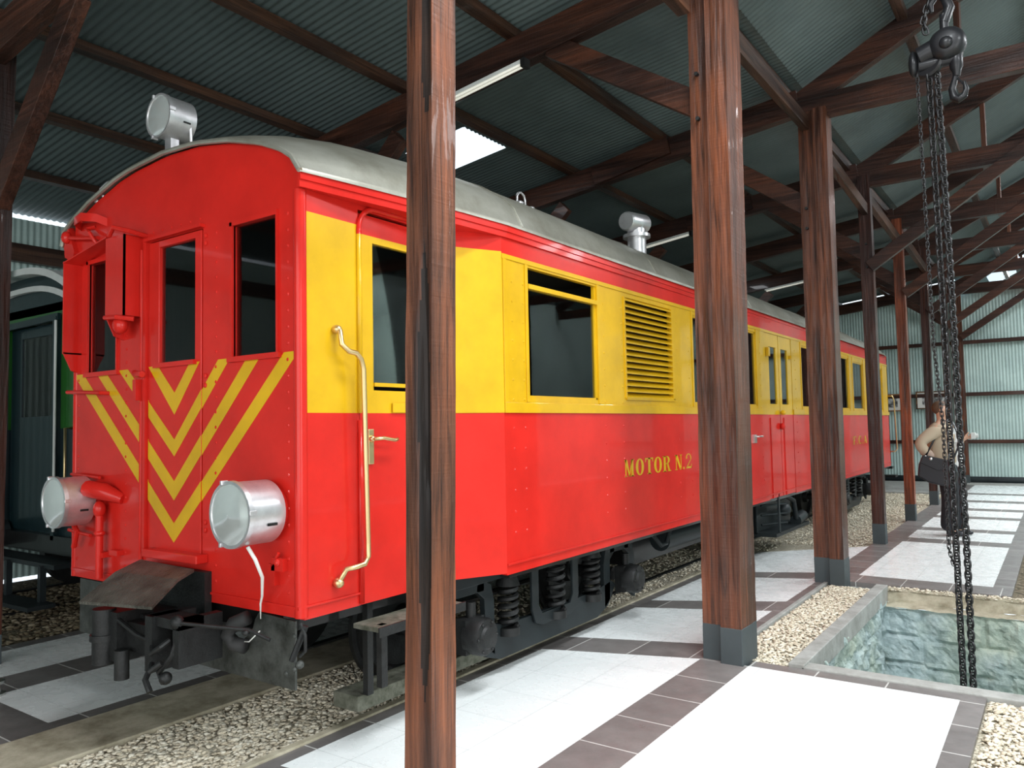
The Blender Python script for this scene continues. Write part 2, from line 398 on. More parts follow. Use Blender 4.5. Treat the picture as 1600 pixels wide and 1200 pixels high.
# gravel beds
def ground(name, rects, mat, label):
    g = MB(mat)
    for (x0, x1, y0, y1, z) in rects:
        n = max(2, int((x1 - x0) / 0.15)); m_ = max(2, int((y1 - y0) / 0.15)); vs = []; fs = []
        for j in range(m_ + 1):
            for i in range(n + 1):
                x = x0 + (x1 - x0) * i / n; y = y0 + (y1 - y0) * j / m_
                e = min(i, n - i, j, m_ - j)
                vs.append((x, y, z + (0.014 * noise.noise((x * 1.6, y * 1.6, 0)) if e else -0.005)))
        for j in range(m_):
            for i in range(n): a = j * (n + 1) + i; fs.append((a, a + 1, a + n + 2, a + n + 1))
        g.add(vs, fs)
    o = g.build(name, smooth='all', fixn=False); tag(o, label, 'gravel', kind='stuff'); return o
ground('gravel_bed', [(-3.98, -3.19, -5.9, 5, -0.02), (-5.2, -3.19, 5, 9.3, -0.02), (-4.44, -2.02, 9.4, 18.4, -0.02), (-1.915, -1.5, 5.1, 7.9, -0.015), (-0.42, 5.7, -5.9, 5.1, -0.02),
                      (-1.5, -0.0, 7.92, 8.07, -0.015), (1.72, 5.7, 5.1, 7.9, -0.02)], 'gravel_ground', 'pale gravel ground bedded between the tiles and under the railcar')
ground('ballast_bed', [(-9.4, -6.5, -5.9, 18.4, -0.02)], 'gravel_brown', 'dark brown mossy ballast under the green carriage')
ground('earth_strip', [(-0.44, 6, 8.07, 21, -0.02), (0, 6, 7.92, 8.07, -0.015)], 'gravel_brown', 'brown earth strip right of the far walkway')
ICO = None
def scatter(name, rects, size, mat, label):
    global ICO
    if ICO is None:
        bm = bmesh.new(); bmesh.ops.create_icosphere(bm, subdivisions=1, radius=1.0)
        ICO = (np.array([v.co[:] for v in bm.verts]), np.array([[v.index for v in f.verts] for f in bm.faces])); bm.free()
    rng = np.random.default_rng(3); V = []; Fs = []; o = 0
    for (x0, x1, y0, y1, dens, z) in rects:
        n = int((x1 - x0) * (y1 - y0) * dens)
        c = np.column_stack([rng.uniform(x0, x1, n), rng.uniform(y0, y1, n), rng.uniform(z - 0.006, z + 0.006, n)])
        sc = size * rng.uniform(0.55, 1.25, (n, 1)) * np.array([1, 0.8, 0.36])
        sc *= rng.uniform(0.8, 1.2, (n, 3))
        a = rng.uniform(0, 2 * PI, n); t = rng.uniform(-0.5, 0.5, n)
        base = ICO[0][None] * (1 + rng.uniform(-0.28, 0.28, (n, len(ICO[0]), 1)))
        P = base * sc[:, None, :]
        y_ = P[..., 1] * np.cos(t)[:, None] - P[..., 2] * np.sin(t)[:, None]; z_ = P[..., 1] * np.sin(t)[:, None] + P[..., 2] * np.cos(t)[:, None]
        x_ = P[..., 0]; ca, sa = np.cos(a)[:, None], np.sin(a)[:, None]
        Q = np.stack([x_ * ca - y_ * sa, x_ * sa + y_ * ca, z_], -1) + c[:, None, :]
        V.append(Q.reshape(-1, 3)); m_ = len(ICO[0])
        Fs.append((ICO[1][None] + (o + np.arange(n) * m_)[:, None, None]).reshape(-1, 3)); o += n * m_
    V = np.concatenate(V); Fs = np.concatenate(Fs)
    me = bpy.data.meshes.new(name); me.vertices.add(len(V)); me.vertices.foreach_set('co', V.ravel().astype(np.float32))
    me.loops.add(len(Fs) * 3); me.loops.foreach_set('vertex_index', Fs.ravel().astype(np.int32))
    me.polygons.add(len(Fs)); me.polygons.foreach_set('loop_start', np.arange(0, len(Fs) * 3, 3, dtype=np.int32))
    me.update(); me.validate(); me.materials.append(MATS[mat])
    ob = bpy.data.objects.new(name, me); COL.objects.link(ob); tag(ob, label, 'gravel', kind='stuff')
scatter('gravel_stones', [(-3.97, -3.2, 1.2, 4.2, 3300, -0.014), (-1.9, -1.51, 5.12, 7.85, 2800, -0.010), (-0.40, 0.5, 2.5, 5.06, 2800, -0.010),
                          (-1.5, -0.2, 7.92, 8.06, 1800, -0.010), (-3.0, -2.1, 10.3, 18.3, 600, -0.012), (-5.0, -3.25, 4.2, 9.3, 500, -0.012), (-4.4, -3.0, 9.6, 18.3, 300, -0.012)],
        0.0165, 'stone', 'loose pale crushed stones lying on the gravel beds')
scatter('ballast_stones', [(-8.6, -6.55, 1.5, 6.0, 500, -0.01)], 0.03, 'stone_brown', 'loose brown stones and dirt beside the green carriage')

# pit: masonry walls with real relief
def pitwall(mb, fn, L, D, seed, sgn):
    nu = max(8, int(L / 0.03)); nv = int(D / 0.03); vs = []; fs = []
    rnd = random.Random(seed); rows = []; z = 0.0
    first = True
    while z < D:
        h = rnd.uniform(0.22, 0.30) if not first else 0.27
        first = False
        cuts = [0.0]
        while cuts[-1] < L: cuts.append(cuts[-1] + rnd.uniform(0.28, 0.62))
        rows.append((z, z + h, cuts)); z += h
    for j in range(nv + 1):
        zz = D * j / nv
        for i in range(nu + 1):
            u = L * i / nu
            wz = zz + 0.05 * noise.noise((u * 1.7, zz, seed)); wu = u + 0.03 * noise.noise((u, zz * 3, seed + 5))
            g = 1.0; dep = 0
            for (a, c, cuts) in rows:
                if a <= wz < c:
                    g = min(wz - a if a > 0 else 1, c - wz)
                    g = min([g] + [abs(wu - q) for q in cuts if 0 < q < L])
                    dep = 0.02 * noise.noise((a * 31, int(wu * 2.3) * 7.7, seed))
            gr = -0.035 * max(0, 1 - g / 0.022)
            t = gr + dep + 0.034 * noise.fractal((u * 7, zz * 7, seed * 3.1), 0.7, 2.1, 6)
            if j == 0: t = 0
            vs.append(fn(u, -zz, t))
    for j in range(nv):
        for i in range(nu): a = j * (nu + 1) + i; fs.append((a, a + 1, a + nu + 2, a + nu + 1))
    mb.add(vs, fs)
pz = -0.02
p = MB('pitstone')
pitwall(p, lambda u, v, t: (PX0 - 0.05 + u, PY1 - t, pz - 0.12 + v), PX1 - PX0 + 0.1, 1.4, 3, 1)
struct(p.build('wall_back', smooth=False, fixn=False), 'rough pale stone masonry at the back of the pit')
p = MB('pitstone'); pitwall(p, lambda u, v, t: (PX0 + t, PY0 - 0.05 + u, pz + v), PY1 - PY0 + 0.2, 1.5, 8, 1)
struct(p.build('wall_left', fixn=False), 'rough pale stone masonry on the left of the pit')
p = MB('kerb'); nn = 90
for (ya, za_, yb_, zb_) in ((PY1 - 0.02, -0.14, PY1 + 0.11, -0.12), (PY1 + 0.11, -0.12, PY1 + 0.135, 0.0)):
    vs = []; fs = []
    for j in range(5):
        for i in range(nn + 1):
            u = PX0 - 0.05 + (PX1 - PX0 + 0.1) * i / nn; q = j / 4
            e_ = 0.016 * noise.fractal((u * 6, q * 1.5 + ya * 9, 2.0), 0.8, 2.1, 4)
            vs.append((u, ya + (yb_ - ya) * q - (e_ if zb_ == 0 else 0), za_ + (zb_ - za_) * q + (e_ if zb_ != 0 else 0)))
    for j in range(4):
        for i in range(nn): a = j * (nn + 1) + i; fs.append((a, a + 1, a + nn + 2, a + nn + 1))
    p.add(vs, fs)
struct(p.build('trim_4', fixn=False), 'tan stone ledge along the back of the pit')
p = MB('pitstone'); p.box(PX0, PX1, PY0 - 0.06, PY0, -1.5, pz); p.box(PX1, PX1 + 0.06, PY0, PY1, -1.5, pz); p.box(PX0 - .05, PX1, PY0, PY1 + .05, -1.6, -1.5)
struct(p.build('wall_right'), 'near and right stone faces and bottom of the pit')

# ------------------------------------------------------------------ shed shell
ZA, SA = 4.92, 0.12           # aisle roof: z = ZA + SA*(x+2.4)
def za(x): return ZA + SA * (x + 2.4)
def zn(x): return 4.98 + 0.5 * (x + 1.9)
RX = 2.15; ZR = zn(RX)
PITCH = 0.068; AMP = 0.0062
def corr_sheet(mb, x0, x1, zf, y0, y1, nper=6, xs=None):
    n = int((y1 - y0) / PITCH * nper); ys = np.linspace(y0, y1, n + 1); X_ = xs or [x0, x1]; m_ = len(X_)
    vs = []; fs = []
    for y in ys:
        w = AMP * math.sin(2 * PI * y / PITCH)
        for x in X_: vs.append((x, y, zf(x) + w))
    for i in range(n):
        for k in range(m_ - 1): a = i * m_ + k; fs.append((a, a + 1, a + m_ + 1, a + m_))
    mb.add(vs, fs)
def roof_with_holes(name, x0, x1, zf, y0, y1, holes, label):
    r = MB('corr_roof'); xs = sorted({x0, x1, *[h[0] for h in holes], *[h[1] for h in holes]}); ys = sorted({y0, y1, *[h[2] for h in holes], *[h[3] for h in holes]})
    for i in range(len(xs) - 1):
        for j in range(len(ys) - 1):
            xc, yc = (xs[i] + xs[i + 1]) / 2, (ys[j] + ys[j + 1]) / 2
            if any(h[0] < xc < h[1] and h[2] < yc < h[3] for h in holes): continue
            corr_sheet(r, xs[i], xs[i + 1], zf, ys[j], ys[j + 1])
    return struct(r.build(name, smooth='all', fixn=False), label)
AISLE_SKY = [(-5.66, -4.86, 6.10, 6.85), (-5.5, -5.2, 14.6, 15.0)]
NAVE_SKY = [(-1.05, 0.35, 1.0, 4.4), (-1.45, -0.85, 22.2, 25.2), (-0.75, -0.1, 21.9, 24.0), (0.9, 2.0, 12.2, 15.0), (1.0, 2.0, 16.5, 19.5), (-0.4, 0.7, -3.4, -1.2)]
NAVE_SKY_R = [(3.2, 4.6, 1.5, 4.5), (3.2, 4.6, 8.5, 11.5), (3.2, 4.6, 14.5, 17.5)]
def znr(x): return ZR - 0.5 * (x - RX)
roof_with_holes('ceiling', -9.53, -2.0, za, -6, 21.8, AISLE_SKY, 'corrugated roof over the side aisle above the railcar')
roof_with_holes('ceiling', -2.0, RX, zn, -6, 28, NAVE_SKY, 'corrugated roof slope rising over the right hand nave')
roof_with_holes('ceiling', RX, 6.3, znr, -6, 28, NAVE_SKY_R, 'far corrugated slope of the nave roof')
wn = 1
for zf, L in ((za, AISLE_SKY), (zn, NAVE_SKY), (znr, NAVE_SKY_R)):
    for h in L:
        s_ = MB('skypanel'); corr_sheet(s_, h[0] - 0.01, h[1] + 0.01, lambda x: zf(x) + 0.012, h[2], h[3], 6)
        struct(s_.build('window_%d' % wn, smooth='all', fixn=False), 'translucent skylight panel let into the roof'); wn += 1
def corr_wall(mb, fn, u0, u1, z0, ztop, nper=6, zmid=()):
    n = int((u1 - u0) / PITCH * nper); vs = []; fs = []; m_ = 2
    for i in range(n + 1):
        u = u0 + (u1 - u0) * i / n; w = AMP * math.sin(2 * PI * u / PITCH)
        vs += [fn(u, z0, w), fn(u, ztop(u), w)]
    for i in range(n): a = i * 2; fs.append((a, a + 2, a + 3, a + 1))
    mb.add(vs, fs)
w = MB('corr_wall'); corr_wall(w, lambda u, z, t: (u, 21.8 + t, z), XL, -1.95, 0.15, lambda u: za(u) - 0.03); corr_wall(w, lambda u, z, t: (u, 21.8 + t, z), -1.95, 6.2, 0.15, lambda u: 4.62)
w.m('darkgrey').box(XL, 6.2, 21.77, 21.83, -0.04, 0.15)
struct(w.build('wall_back', smooth='all', fixn=False), 'pale green corrugated far wall with dark plinth')
w = MB('corr_wall'); corr_wall(w, lambda u, z, t: (XL + t, u, z), -6, 21.8, 0.0, lambda u: za(XL) - 0.06)
struct(w.build('wall_left', smooth='all', fixn=False), 'corrugated left wall behind the green carriage with a slit of daylight above')
w = MB('corr_wall'); corr_wall(w, lambda u, z, t: (6.2 + t, u, z), -6, -4.0, 0.0, lambda u: znr(6.2)); corr_wall(w, lambda u, z, t: (6.2 + t, u, z), 1.8, 28, 0.0, lambda u: znr(6.2))
corr_wall(w, lambda u, z, t: (6.2 + t, u, z), -4.0, 1.8, 4.2, lambda u: znr(6.2))
struct(w.build('wall_right', smooth='all', fixn=False), 'corrugated right wall with a wide open doorway')
w = MB('corr_wall'); corr_wall(w, lambda u, z, t: (u, -6 + t, z), XL, -5.5, 0.0, lambda u: za(u)); corr_wall(w, lambda u, z, t: (u, 28 + t, z), -2, 6.2, 0.0, lambda u: min(zn(u), znr(u)))
corr_wall(w, lambda u, z, t: (u, -6 + t, z), -5.5, 6.2, 4.4, lambda u: za(u) if u < -2 else min(zn(u), znr(u)))
struct(w.build('wall_front', smooth='all', fixn=False), 'corrugated end wall behind the viewer with a wide open doorway')
# girts on the far wall
for i, z in enumerate((3.39, 2.13, 0.99)):
    g = MB('wood_x'); g.beam((-9.4, 21.72, z), (6.1, 21.72, z), 0.06, 0.09)
    tag(g.build('wall_girt', bevel=0.004), 'brown timber rail across the far wall, %s of the three' % ('highest', 'middle', 'lowest')[i], 'wall rail', 'timber rails on the far wall')
for i, y in enumerate((-1, 6.5)):
    pass
g = MB('wood_y'); g.beam((XL + 0.08, -5.8, 3.60), (XL + 0.08, 21.6, 3.60), 0.08, 0.2)
tag(g.build('wall_girt'), 'dark timber rail along the corrugated left wall above the green carriage', 'wall rail')

# ------------------------------------------------------------------ posts
def shear_box(mb, x0, x1, y0, y1, z0, z1, lean):
    vs = [(x + lean * z, y, z) for x in (x0, x1) for y in (y0, y1) for z in (z0, z1)]
    mb.add(vs, [(0, 1, 3, 2), (4, 6, 7, 5), (0, 4, 5, 1), (2, 3, 7, 6), (0, 2, 6, 4), (1, 5, 7, 3)])
def rough_post(mb, x0, x1, y0, y1, z0, z1, lean, seed, crack=None):
    """timber with slightly wavy arrises; crack=(face x fraction) carves a long shake on the -Y face"""
    n = int((z1 - z0) / 0.06); prof = []
    fr = [0, .08, .16, .24, .32, .4, .46, .52, .58, .64, .7, .76, .82, .88, .94, 1]
    ring = [(a, 0) for a in fr] + [(1, a) for a in fr[1:]] + [(1 - a, 1) for a in fr[1:]] + [(0, 1 - a) for a in fr[1:-1]]
    vs = []; fs = []; m_ = len(ring); cracked = set()
    for j in range(n + 1):
        z = z0 + (z1 - z0) * j / n
        for i, (a, c) in enumerate(ring):
            x = x0 + (x1 - x0) * a; y = y0 + (y1 - y0) * c
            q = 0.0035 * noise.noise((a * 3 + seed, c * 3, z * 1.5)) + 0.0022 * noise.noise((a * 9, c * 9 + seed, z * 6))
            nx, ny = (a - .5) * 2, (c - .5) * 2
            x += nx * q; y += ny * q
            if crack and c == 0 and 0 < a < 1:
                cc = crack + 0.10 * noise.noise((seed, 1.7, z * 0.9))
                dd = math.exp(-((a - cc) / 0.15) ** 2); dq = dd * max(0.0, 0.6 + 1.1 * noise.noise((seed * 2, 4.1, z * 1.4))); y += 0.022 * dq
                if dq > 0.20 and a < 0.97: cracked.add(j * m_ + i)
            vs.append((x + lean * z, y, z))
    for j in range(n):
        for i in range(m_): fs.append((j * m_ + i, j * m_ + (i + 1) % m_, (j + 1) * m_ + (i + 1) % m_, (j + 1) * m_ + i))
    fs.append(tuple(range(m_ - 1, -1, -1))); fs.append(tuple(n * m_ + k for k in range(m_)))
    k0 = len(mb.f); mb.add(vs, fs)
    if cracked:
        mb.cur = 'wood_crack'; ci = mb.idx()
        for q, f_ in enumerate(fs[:-2]):
            if sum(v_ in cracked for v_ in f_) >= 2: mb.mi[k0 + q] = ci
def post(label, timbers, top, lean, base_h=0.22, bolts=(), crack=None, mat='wood_v', group='timber posts of the shed'):
    c = timbers[0]; r = empty('timber_post', ((c[0] + c[1]) / 2, (c[2] + c[3]) / 2, -0.04)); tag(r, label, 'post', group)
    for i, t in enumerate(timbers):
        m = MB(mat); rough_post(m, *t, base_h, top, lean, i * 5 + t[2], crack if i == 0 else None)
        m.build('timber', r, smooth=True, fixn=False)
        q = MB('greybase'); e = 0.003; shear_box(q, t[0] - e, t[1] + e, t[2] - e, t[3] + e, -0.04, base_h, lean); bo = q.build('painted_base', r, bevel=0.004); bo['label'] = 'dark grey painted foot'
    if bolts:
        for (x, y, z, dx, dy) in bolts:
            q = MB('iron'); q.cyl((x, y, z), (x + dx, y + dy, z), 0.014, n=8); q.build('bolt', r)
    return r
post('nearest timber post, single with long dark crack, in front of the railcar door', [(-2.085, -1.955, 2.2, 2.34)], 4.62, 0.019, 0.0, crack=0.72, mat='wood_weathered')
post('double timber post with grey feet at the near left corner of the pit', [(-1.882, -1.742, 4.95, 5.24), (-2.020, -1.893, 5.0, 5.18)], 4.62, 0.008, 0.23,
     bolts=[(-1.93, 5.0, 3.93, 0, -0.03), (-1.93, 5.0, 3.62, 0, -0.03)])
post('double timber post with grey feet beyond the far left corner of the pit', [(-1.885, -1.755, 7.85, 8.07), (-2.035, -1.893, 7.9, 8.05)], 4.62, 0.002, 0.24,
     bolts=[(-1.97, 7.9, 3.65, 0, -0.03), (-1.97, 7.9, 3.45, 0, -0.03)])
post('single timber post with grey foot, next beyond the second double post', [(-2.03, -1.885, 10.68, 10.82)], 4.70, 0.0, 0.25, bolts=[(-1.95, 10.68, 3.8, 0, -0.03), (-1.95, 10.68, 3.5, 0, -0.03)], mat='wood_dark')
post('orange brown single timber post whose foot stands in gravel left of the far walkway', [(-2.06, -1.92, 13.35, 13.49)], 4.70, 0.0, 0.25, mat='wood_orange')
post('single timber post just left of the standing person', [(-2.05, -1.915, 15.95, 16.09)], 4.70, 0.0, 0.25, mat='wood_dark')
post('single timber post hidden behind the person near the far wall', [(-2.03, -1.90, 18.7, 18.84)], 4.70, 0.0, 0.25, mat='wood_dark')
post('last timber post in the row against the far wall', [(-2.03, -1.89, 21.5, 21.64)], 4.60, 0.0, 0.2)
for i, y in enumerate((2.25, 5.05, 7.95, 10.75, 13.42, 16.0, 18.77)):
    post(['dark timber post at the left edge, beside the nose of the green carriage', 'outer timber post of the truss over the railcar nose', 'outer timber post behind the middle of the railcar, nearest of these',
          'outer timber post behind the middle of the railcar, second of these', 'outer timber post behind the railcar tail, nearer', 'outer timber post behind the railcar tail, farther', 'outer timber post near the far wall'][i],
         [(-6.15, -6.02, y, y + 0.14)], 4.42, 0.02, 0.2, mat='wood_dark', group='outer timber posts behind the railcar')

# ------------------------------------------------------------------ trusses
names = ['over the nearest single post', 'over the near double post', 'over the second double post', 'over the post after the second double post',
         'over the orange brown post', 'over the post left of the person', 'over the post behind the person', 'against the far wall']
TY = [2.27, 5.09, 7.97, 10.75, 13.42, 16.02, 18.77, 21.55]
def zb(x): return za(x) - 0.09          # rafter top line under the purlins
for i, y in enumerate(TY):
    t = empty('roof_truss', (-1.95, y, 4.5)); tag(t, 'brown timber roof truss ' + names[i], 'truss', 'roof trusses of the shed')
    yy = y + 0.0
    m = MB('wood_x'); m.beam((-9.4, yy, zb(-9.4) - 0.125), (-2.02, yy, zb(-2.02) - 0.125), 0.11, 0.25); m.build('rafter', t, bevel=0.004)
    if i in (2, 3): m = MB('wood_x'); m.beam((-4.35, yy - 0.08, zb(-4.35) - 0.14), (-3.4, yy - 0.08, zb(-3.4) - 0.08), 0.05, 0.22); m.build('splice_board', t, bevel=0.004)
    m = MB('wood_x'); m.beam((-1.96, yy, 3.67 if i != 1 else 3.75), (-3.14, yy, 4.53), 0.09, 0.17); m.build('knee_brace', t, bevel=0.004)
    m = MB('wood_x'); m.beam((-5.86, yy, 3.15), (-4.78, yy, 4.20 if i else 4.25), 0.09, 0.17); m.build('knee_brace', t, bevel=0.004)
    if i:
        m = MB('wood_x'); m.beam((-2.06, yy, 4.66), (6.1, yy, 4.68), 0.105, 0.23); m.build('tie_beam', t, bevel=0.004)
        m = MB('wood_x'); m.beam((-2.08, yy + 0.0, 4.70), (RX, yy, ZR - 0.17), 0.09, 0.22); m.build('rafter', t, bevel=0.004)
        m = MB('wood_x'); m.beam((RX, yy, ZR - 0.17), (6.15, yy, znr(6.15) - 0.17), 0.10, 0.22); m.build('rafter', t, bevel=0.004)
        m = MB('wood_v'); m.beam((RX, yy, 4.78), (RX, yy, ZR - 0.25), 0.1, 0.18, (0, 1, 0)); m.build('king_post', t, bevel=0.004)
        m = MB('wood_v'); m.beam((-0.62, yy + 0.1, 4.55), (-0.62, yy + 0.1, zn(-0.62) - 0.1), 0.05, 0.18, (0, 1, 0)); m.build('hanger', t, bevel=0.003)
    if i >= 3:
        m = MB('wood_x'); m.beam((-1.92, yy - 0.09, 3.50), (-0.02, yy - 0.09, 4.78), 0.08, 0.15); m.build('strut', t, bevel=0.004)
PUR = [(-3.5, 'second from the post row'), (-4.66, 'third from the post row'), (-5.86, 'fourth from the post row'), (-7.05, 'fifth from the post row'), (-8.3, 'farthest left')]
for x, n_ in PUR:
    m = MB('wood_y'); m.beam((x, -5.9, za(x) - 0.055), (x, 21.7, za(x) - 0.055), 0.10, 0.075)
    tag(m.build('purlin', bevel=0.003), 'long timber purlin under the aisle roof, ' + n_, 'purlin', 'purlins of the aisle roof')
m = MB('wood_y'); m.beam((-2.16, -5.9, 4.86), (-2.16, 21.7, 4.86), 0.11, 0.13)
tag(m.build('wall_plate', bevel=0.004), 'dark long timber plate along the top of the post row', 'plate')
m = MB('wood_y'); m.beam((-1.99, -1.0, 4.42), (-1.99, 4.95, 4.42), 0.09, 0.14); 
tag(m.build('wall_plate', bevel=0.004), 'lower timber rail joining the nearest post to the double post', 'plate')
for a, c, z0, z1, n_ in ((5.24, 7.88, 4.50, 4.50, 'between the two double posts'), (8.07, 10.7, 4.45, 4.25, 'beyond the second double post'), (10.8, 13.4, 4.45, 4.30, 'left of the orange brown post'), (13.5, 16.0, 4.45, 4.30, 'toward the post by the person')):
    m = MB('wood_y'); m.beam((-1.95, a, z0), (-1.95, c, z1), 0.07, 0.14)
    tag(m.build('tie_rail', bevel=0.004), 'lighter timber rail high up ' + n_, 'rail', 'timber rails between post tops')
for x, n_ in ((-1.05, 'lowest'), (0.1, 'second'), (1.2, 'third'), (2.1, 'at the ridge')):
    m = MB('wood_y'); m.beam((x, -5.9, zn(x) - 0.088), (x, 27.9, zn(x) - 0.088), 0.09, 0.08)
    tag(m.build('purlin', bevel=0.003), 'timber purlin under the nave roof slope, ' + n_, 'purlin', 'purlins of the nave roof')
# fluorescent lamps
def fluoro(x0, x1, y, label):
    zc = (zb((x0 + x1) / 2) - 0.29); r = empty('fluorescent_lamp', ((x0 + x1) / 2, y, zc)); tag(r, label, 'lamp', 'fluorescent lamps under the rafters')
    dz = SA * (x1 - x0) / 2
    m = MB('whitepaint'); m.beam((x0, y, zc - dz), (x1, y, zc + dz), 0.07, 0.03); m.build('housing', r, bevel=0.004)
    for e in (-0.02, 0.02):
        m = MB('tube'); m.cyl((x0 + 0.03, y + e, zc - dz - 0.024), (x1 - 0.03, y + e, zc + dz - 0.024), 0.010, n=12); m.build('tube', r, smooth=True)
    m = MB('black'); m.box(x1 - 0.02, x1 + 0.02, y - 0.04, y + 0.04, zc + dz - 0.05, zc + dz + 0.02); m.build('end_cap', r)
fluoro(-4.55, -3.33, 4.98, 'white twin tube lamp under the beam above the railcar, nearest')
fluoro(-5.3, -4.27, 10.62, 'white tube lamp right of the roof exhaust cowl')
fluoro(-4.85, -3.9, 15.9, 'white tube lamp under the far rafters beyond the second double post')

# ------------------------------------------------------------------ railcar
CX = -4.01; XS = -2.716; XC = -2.90; YF = 2.39; YE = 16.3; ZBOT = 0.69
car = empty('railcar', (CX, 9.3, 0)); tag(car, 'red and yellow railcar with silver roof and a V of stripes on its nose', 'railcar')
def bandmat(lo=1.637, hi=2.60):
    return lambda u, v: 'yellow' if lo < v < hi else 'red'
TH = 0.035
# front wall; u = x, v = z
arc = [(-1.147, 2.77), (-1.12, 2.857), (-1.0, 2.919), (-0.80, 2.996), (-0.50, 3.074), (-0.33, 3.099), (0, 3.121), (0.31, 3.105), (0.59, 3.056), (0.85, 2.983), (1.01, 2.915), (1.09, 2.862), (1.147, 2.783)]
def arcz(dx, hs=1.0, half=1.15):
    q = max(-1, min(1, dx / half)) * 1.147
    for k in range(len(arc) - 1):
        if arc[k][0] <= q <= arc[k + 1][0]:
            t = (q - arc[k][0]) / (arc[k + 1][0] - arc[k][0]); z = arc[k][1] * (1 - t) + arc[k + 1][1] * t
            return 2.775 + (z - 2.775) * hs
    return 2.775
fw = MB('red'); holes = [(-4.86, -4.53, 1.935, 2.60), (-3.405, -3.06, 1.935, 2.60), (-4.185, -3.671, 0.90, 2.635)]
XLc = -5.05
fw.panel([XLc + 0.022, XC - 0.022], [ZBOT, 2.70], holes, lambda u, v, t: (u, YF - t, v), TH)
# arched head above
top = [(XC - (XC - XLc) * k / 24, 0) for k in range(25)]
P = [(XLc, 2.70), (XC, 2.70)] + [(x, arcz(x - CX) - 0.02) for x, _ in top]
fw.prism(P, lambda u, v, t: (u, t, v), YF, YF + TH)
dm = MB('red'); dm.panel([-4.178, -3.678], [0.905, 2.628], [(-4.08, -3.735, 1.94, 2.592)], lambda u, v, t: (u, YF - 0.006 - t, v), 0.03)
door = dm.build('gangway_door', car, bevel=0.003)
# trims round the windows and door of the nose
tr = MB('red')
for (a, c, z0, z1) in ((-4.86, -4.53, 1.935, 2.60), (-3.405, -3.06, 1.935, 2.60)):
    tr.box(a - 0.02, a, YF - 0.014, YF + 0.01, z0 - 0.03, z1 + 0.02); tr.box(c, c + 0.012, YF - 0.012, YF + 0.01, z0 - 0.03, z1 + 0.02)
    tr.box(a - 0.03, c + 0.03, YF - 0.022, YF + 0.01, z0 - 0.03, z0 - 0.005); tr.box(a - 0.02, c + 0.01, YF - 0.014, YF + 0.01, z1, z1 + 0.025)
tr.box(-4.20, -3.655, YF - 0.03, YF + 0.0, 2.637, 2.655); tr.box(-4.10, -3.715, YF - 0.03, YF, 1.915, 1.94)
tr.box(-4.215, -4.19, YF - 0.022, YF, 0.9, 2.64); tr.box(XLc + 0.01, XC - 0.004, YF - 0.008, YF, ZBOT + 0.04, ZBOT + 0.052)
tr.cyl((XC - 0.022, YF + 0.022, ZBOT), (XC - 0.022, YF + 0.022, 2.70), 0.031, n=24); tr.cyl((XLc + 0.022, YF + 0.022, ZBOT), (XLc + 0.022, YF + 0.022, 2.70), 0.031, n=24)
tr.cyl((-4.245, YF - 0.01, 0.85), (-4.245, YF - 0.01, 2.6), 0.012, n=8)
tr.build('front_trim', car, smooth=True)
rv = fw; rs = MB('red')
def rivet(x, y, z, ax, r=0.009):
    if ax == 'y': rv.ball((x, y, z), r, r * 0.6, r, 8, 5)
    else: rv.ball((x, y, z), r * 0.6, r, r, 8, 5)
for x in (-4.425, -3.555, -2.985, -4.98):
    for k in range(24):
        z = 0.80 + 0.078 * k
        if z < 2.66 and not (x == -4.98 and z > 1.95): rivet(x, YF, z, 'y')
for k in range(6): rivet(-4.15 + 0.09 * k, YF, 2.69, 'y')
for z in (1.05, 1.09, 1.80, 1.85, 2.55, 2.59): rivet(-3.645, YF - 0.004, z, 'y', 0.014)
fr_o = fw.build('front_wall', car); rv = rs
for yv in (3.86, 3.98):
    for k in range(6): rivet(XS, yv, 0.92 + 0.125 * k, 'x')
    for k in range(7): rv.m('yellow'); rivet(XS, yv, 1.72 + 0.12 * k, 'x')
    rv.m('red')
for yv in (5.02, 5.30, 6.34, 6.60, 8.62, 10.0):
    for k in range(6): rivet(XS, yv, 0.92 + 0.125 * k, 'x')
    rv.m('yellow')
    for k in range(7): rivet(XS, yv, 1.72 + 0.12 * k, 'x')
    rv.m('red')
# stripes: painted chevrons
def clipx(P, x, sg):
    o = []
    for k in range(len(P)):
        a, c = P[k - 1], P[k]; ia, ic = (a[0] - x) * sg >= 0, (c[0] - x) * sg >= 0
        if ia != ic: t = (x - a[0]) / (c[0] - a[0]); o.append((x, a[1] + t * (c[1] - a[1])))
        if ic: o.append(c)
    return o
st = MB('yellow')
cx = -3.922
for (xl_, xi, xri, xro, zo, zi) in ((-5.04, -4.925, -3.012, -2.905, 0.968, 1.071), (-4.771, -4.661, -3.29, -3.184, 1.193, 1.296), (-4.511, -4.41, -3.536, -3.437, 1.429, 1.519), (-4.181, -4.086, -3.779, -3.69, 1.654, 1.772)):
    zt = 1.928
    for (xo, xin) in ((xl_, xi), (xro, xri)):
        arm = [(cx, zo), (xo, zt), (xin, zt), (cx, zi)]
        # the paint lies on whichever surface it crosses: wall or raised door leaf
        for (xa, xb, yb) in ((-9, -4.178, YF), (-4.178, -3.678, YF - 0.006), (-3.678, 9, YF)):
            q = clipx(clipx(arm, xa, 1), xb, -1)
            if len(q) >= 3: st.prism(q, lambda u, v, t: (u, t, v), yb - 0.0015, yb + 0.001)
so = st.build('chevron_stripes', car); so['label'] = 'yellow painted chevron stripes'
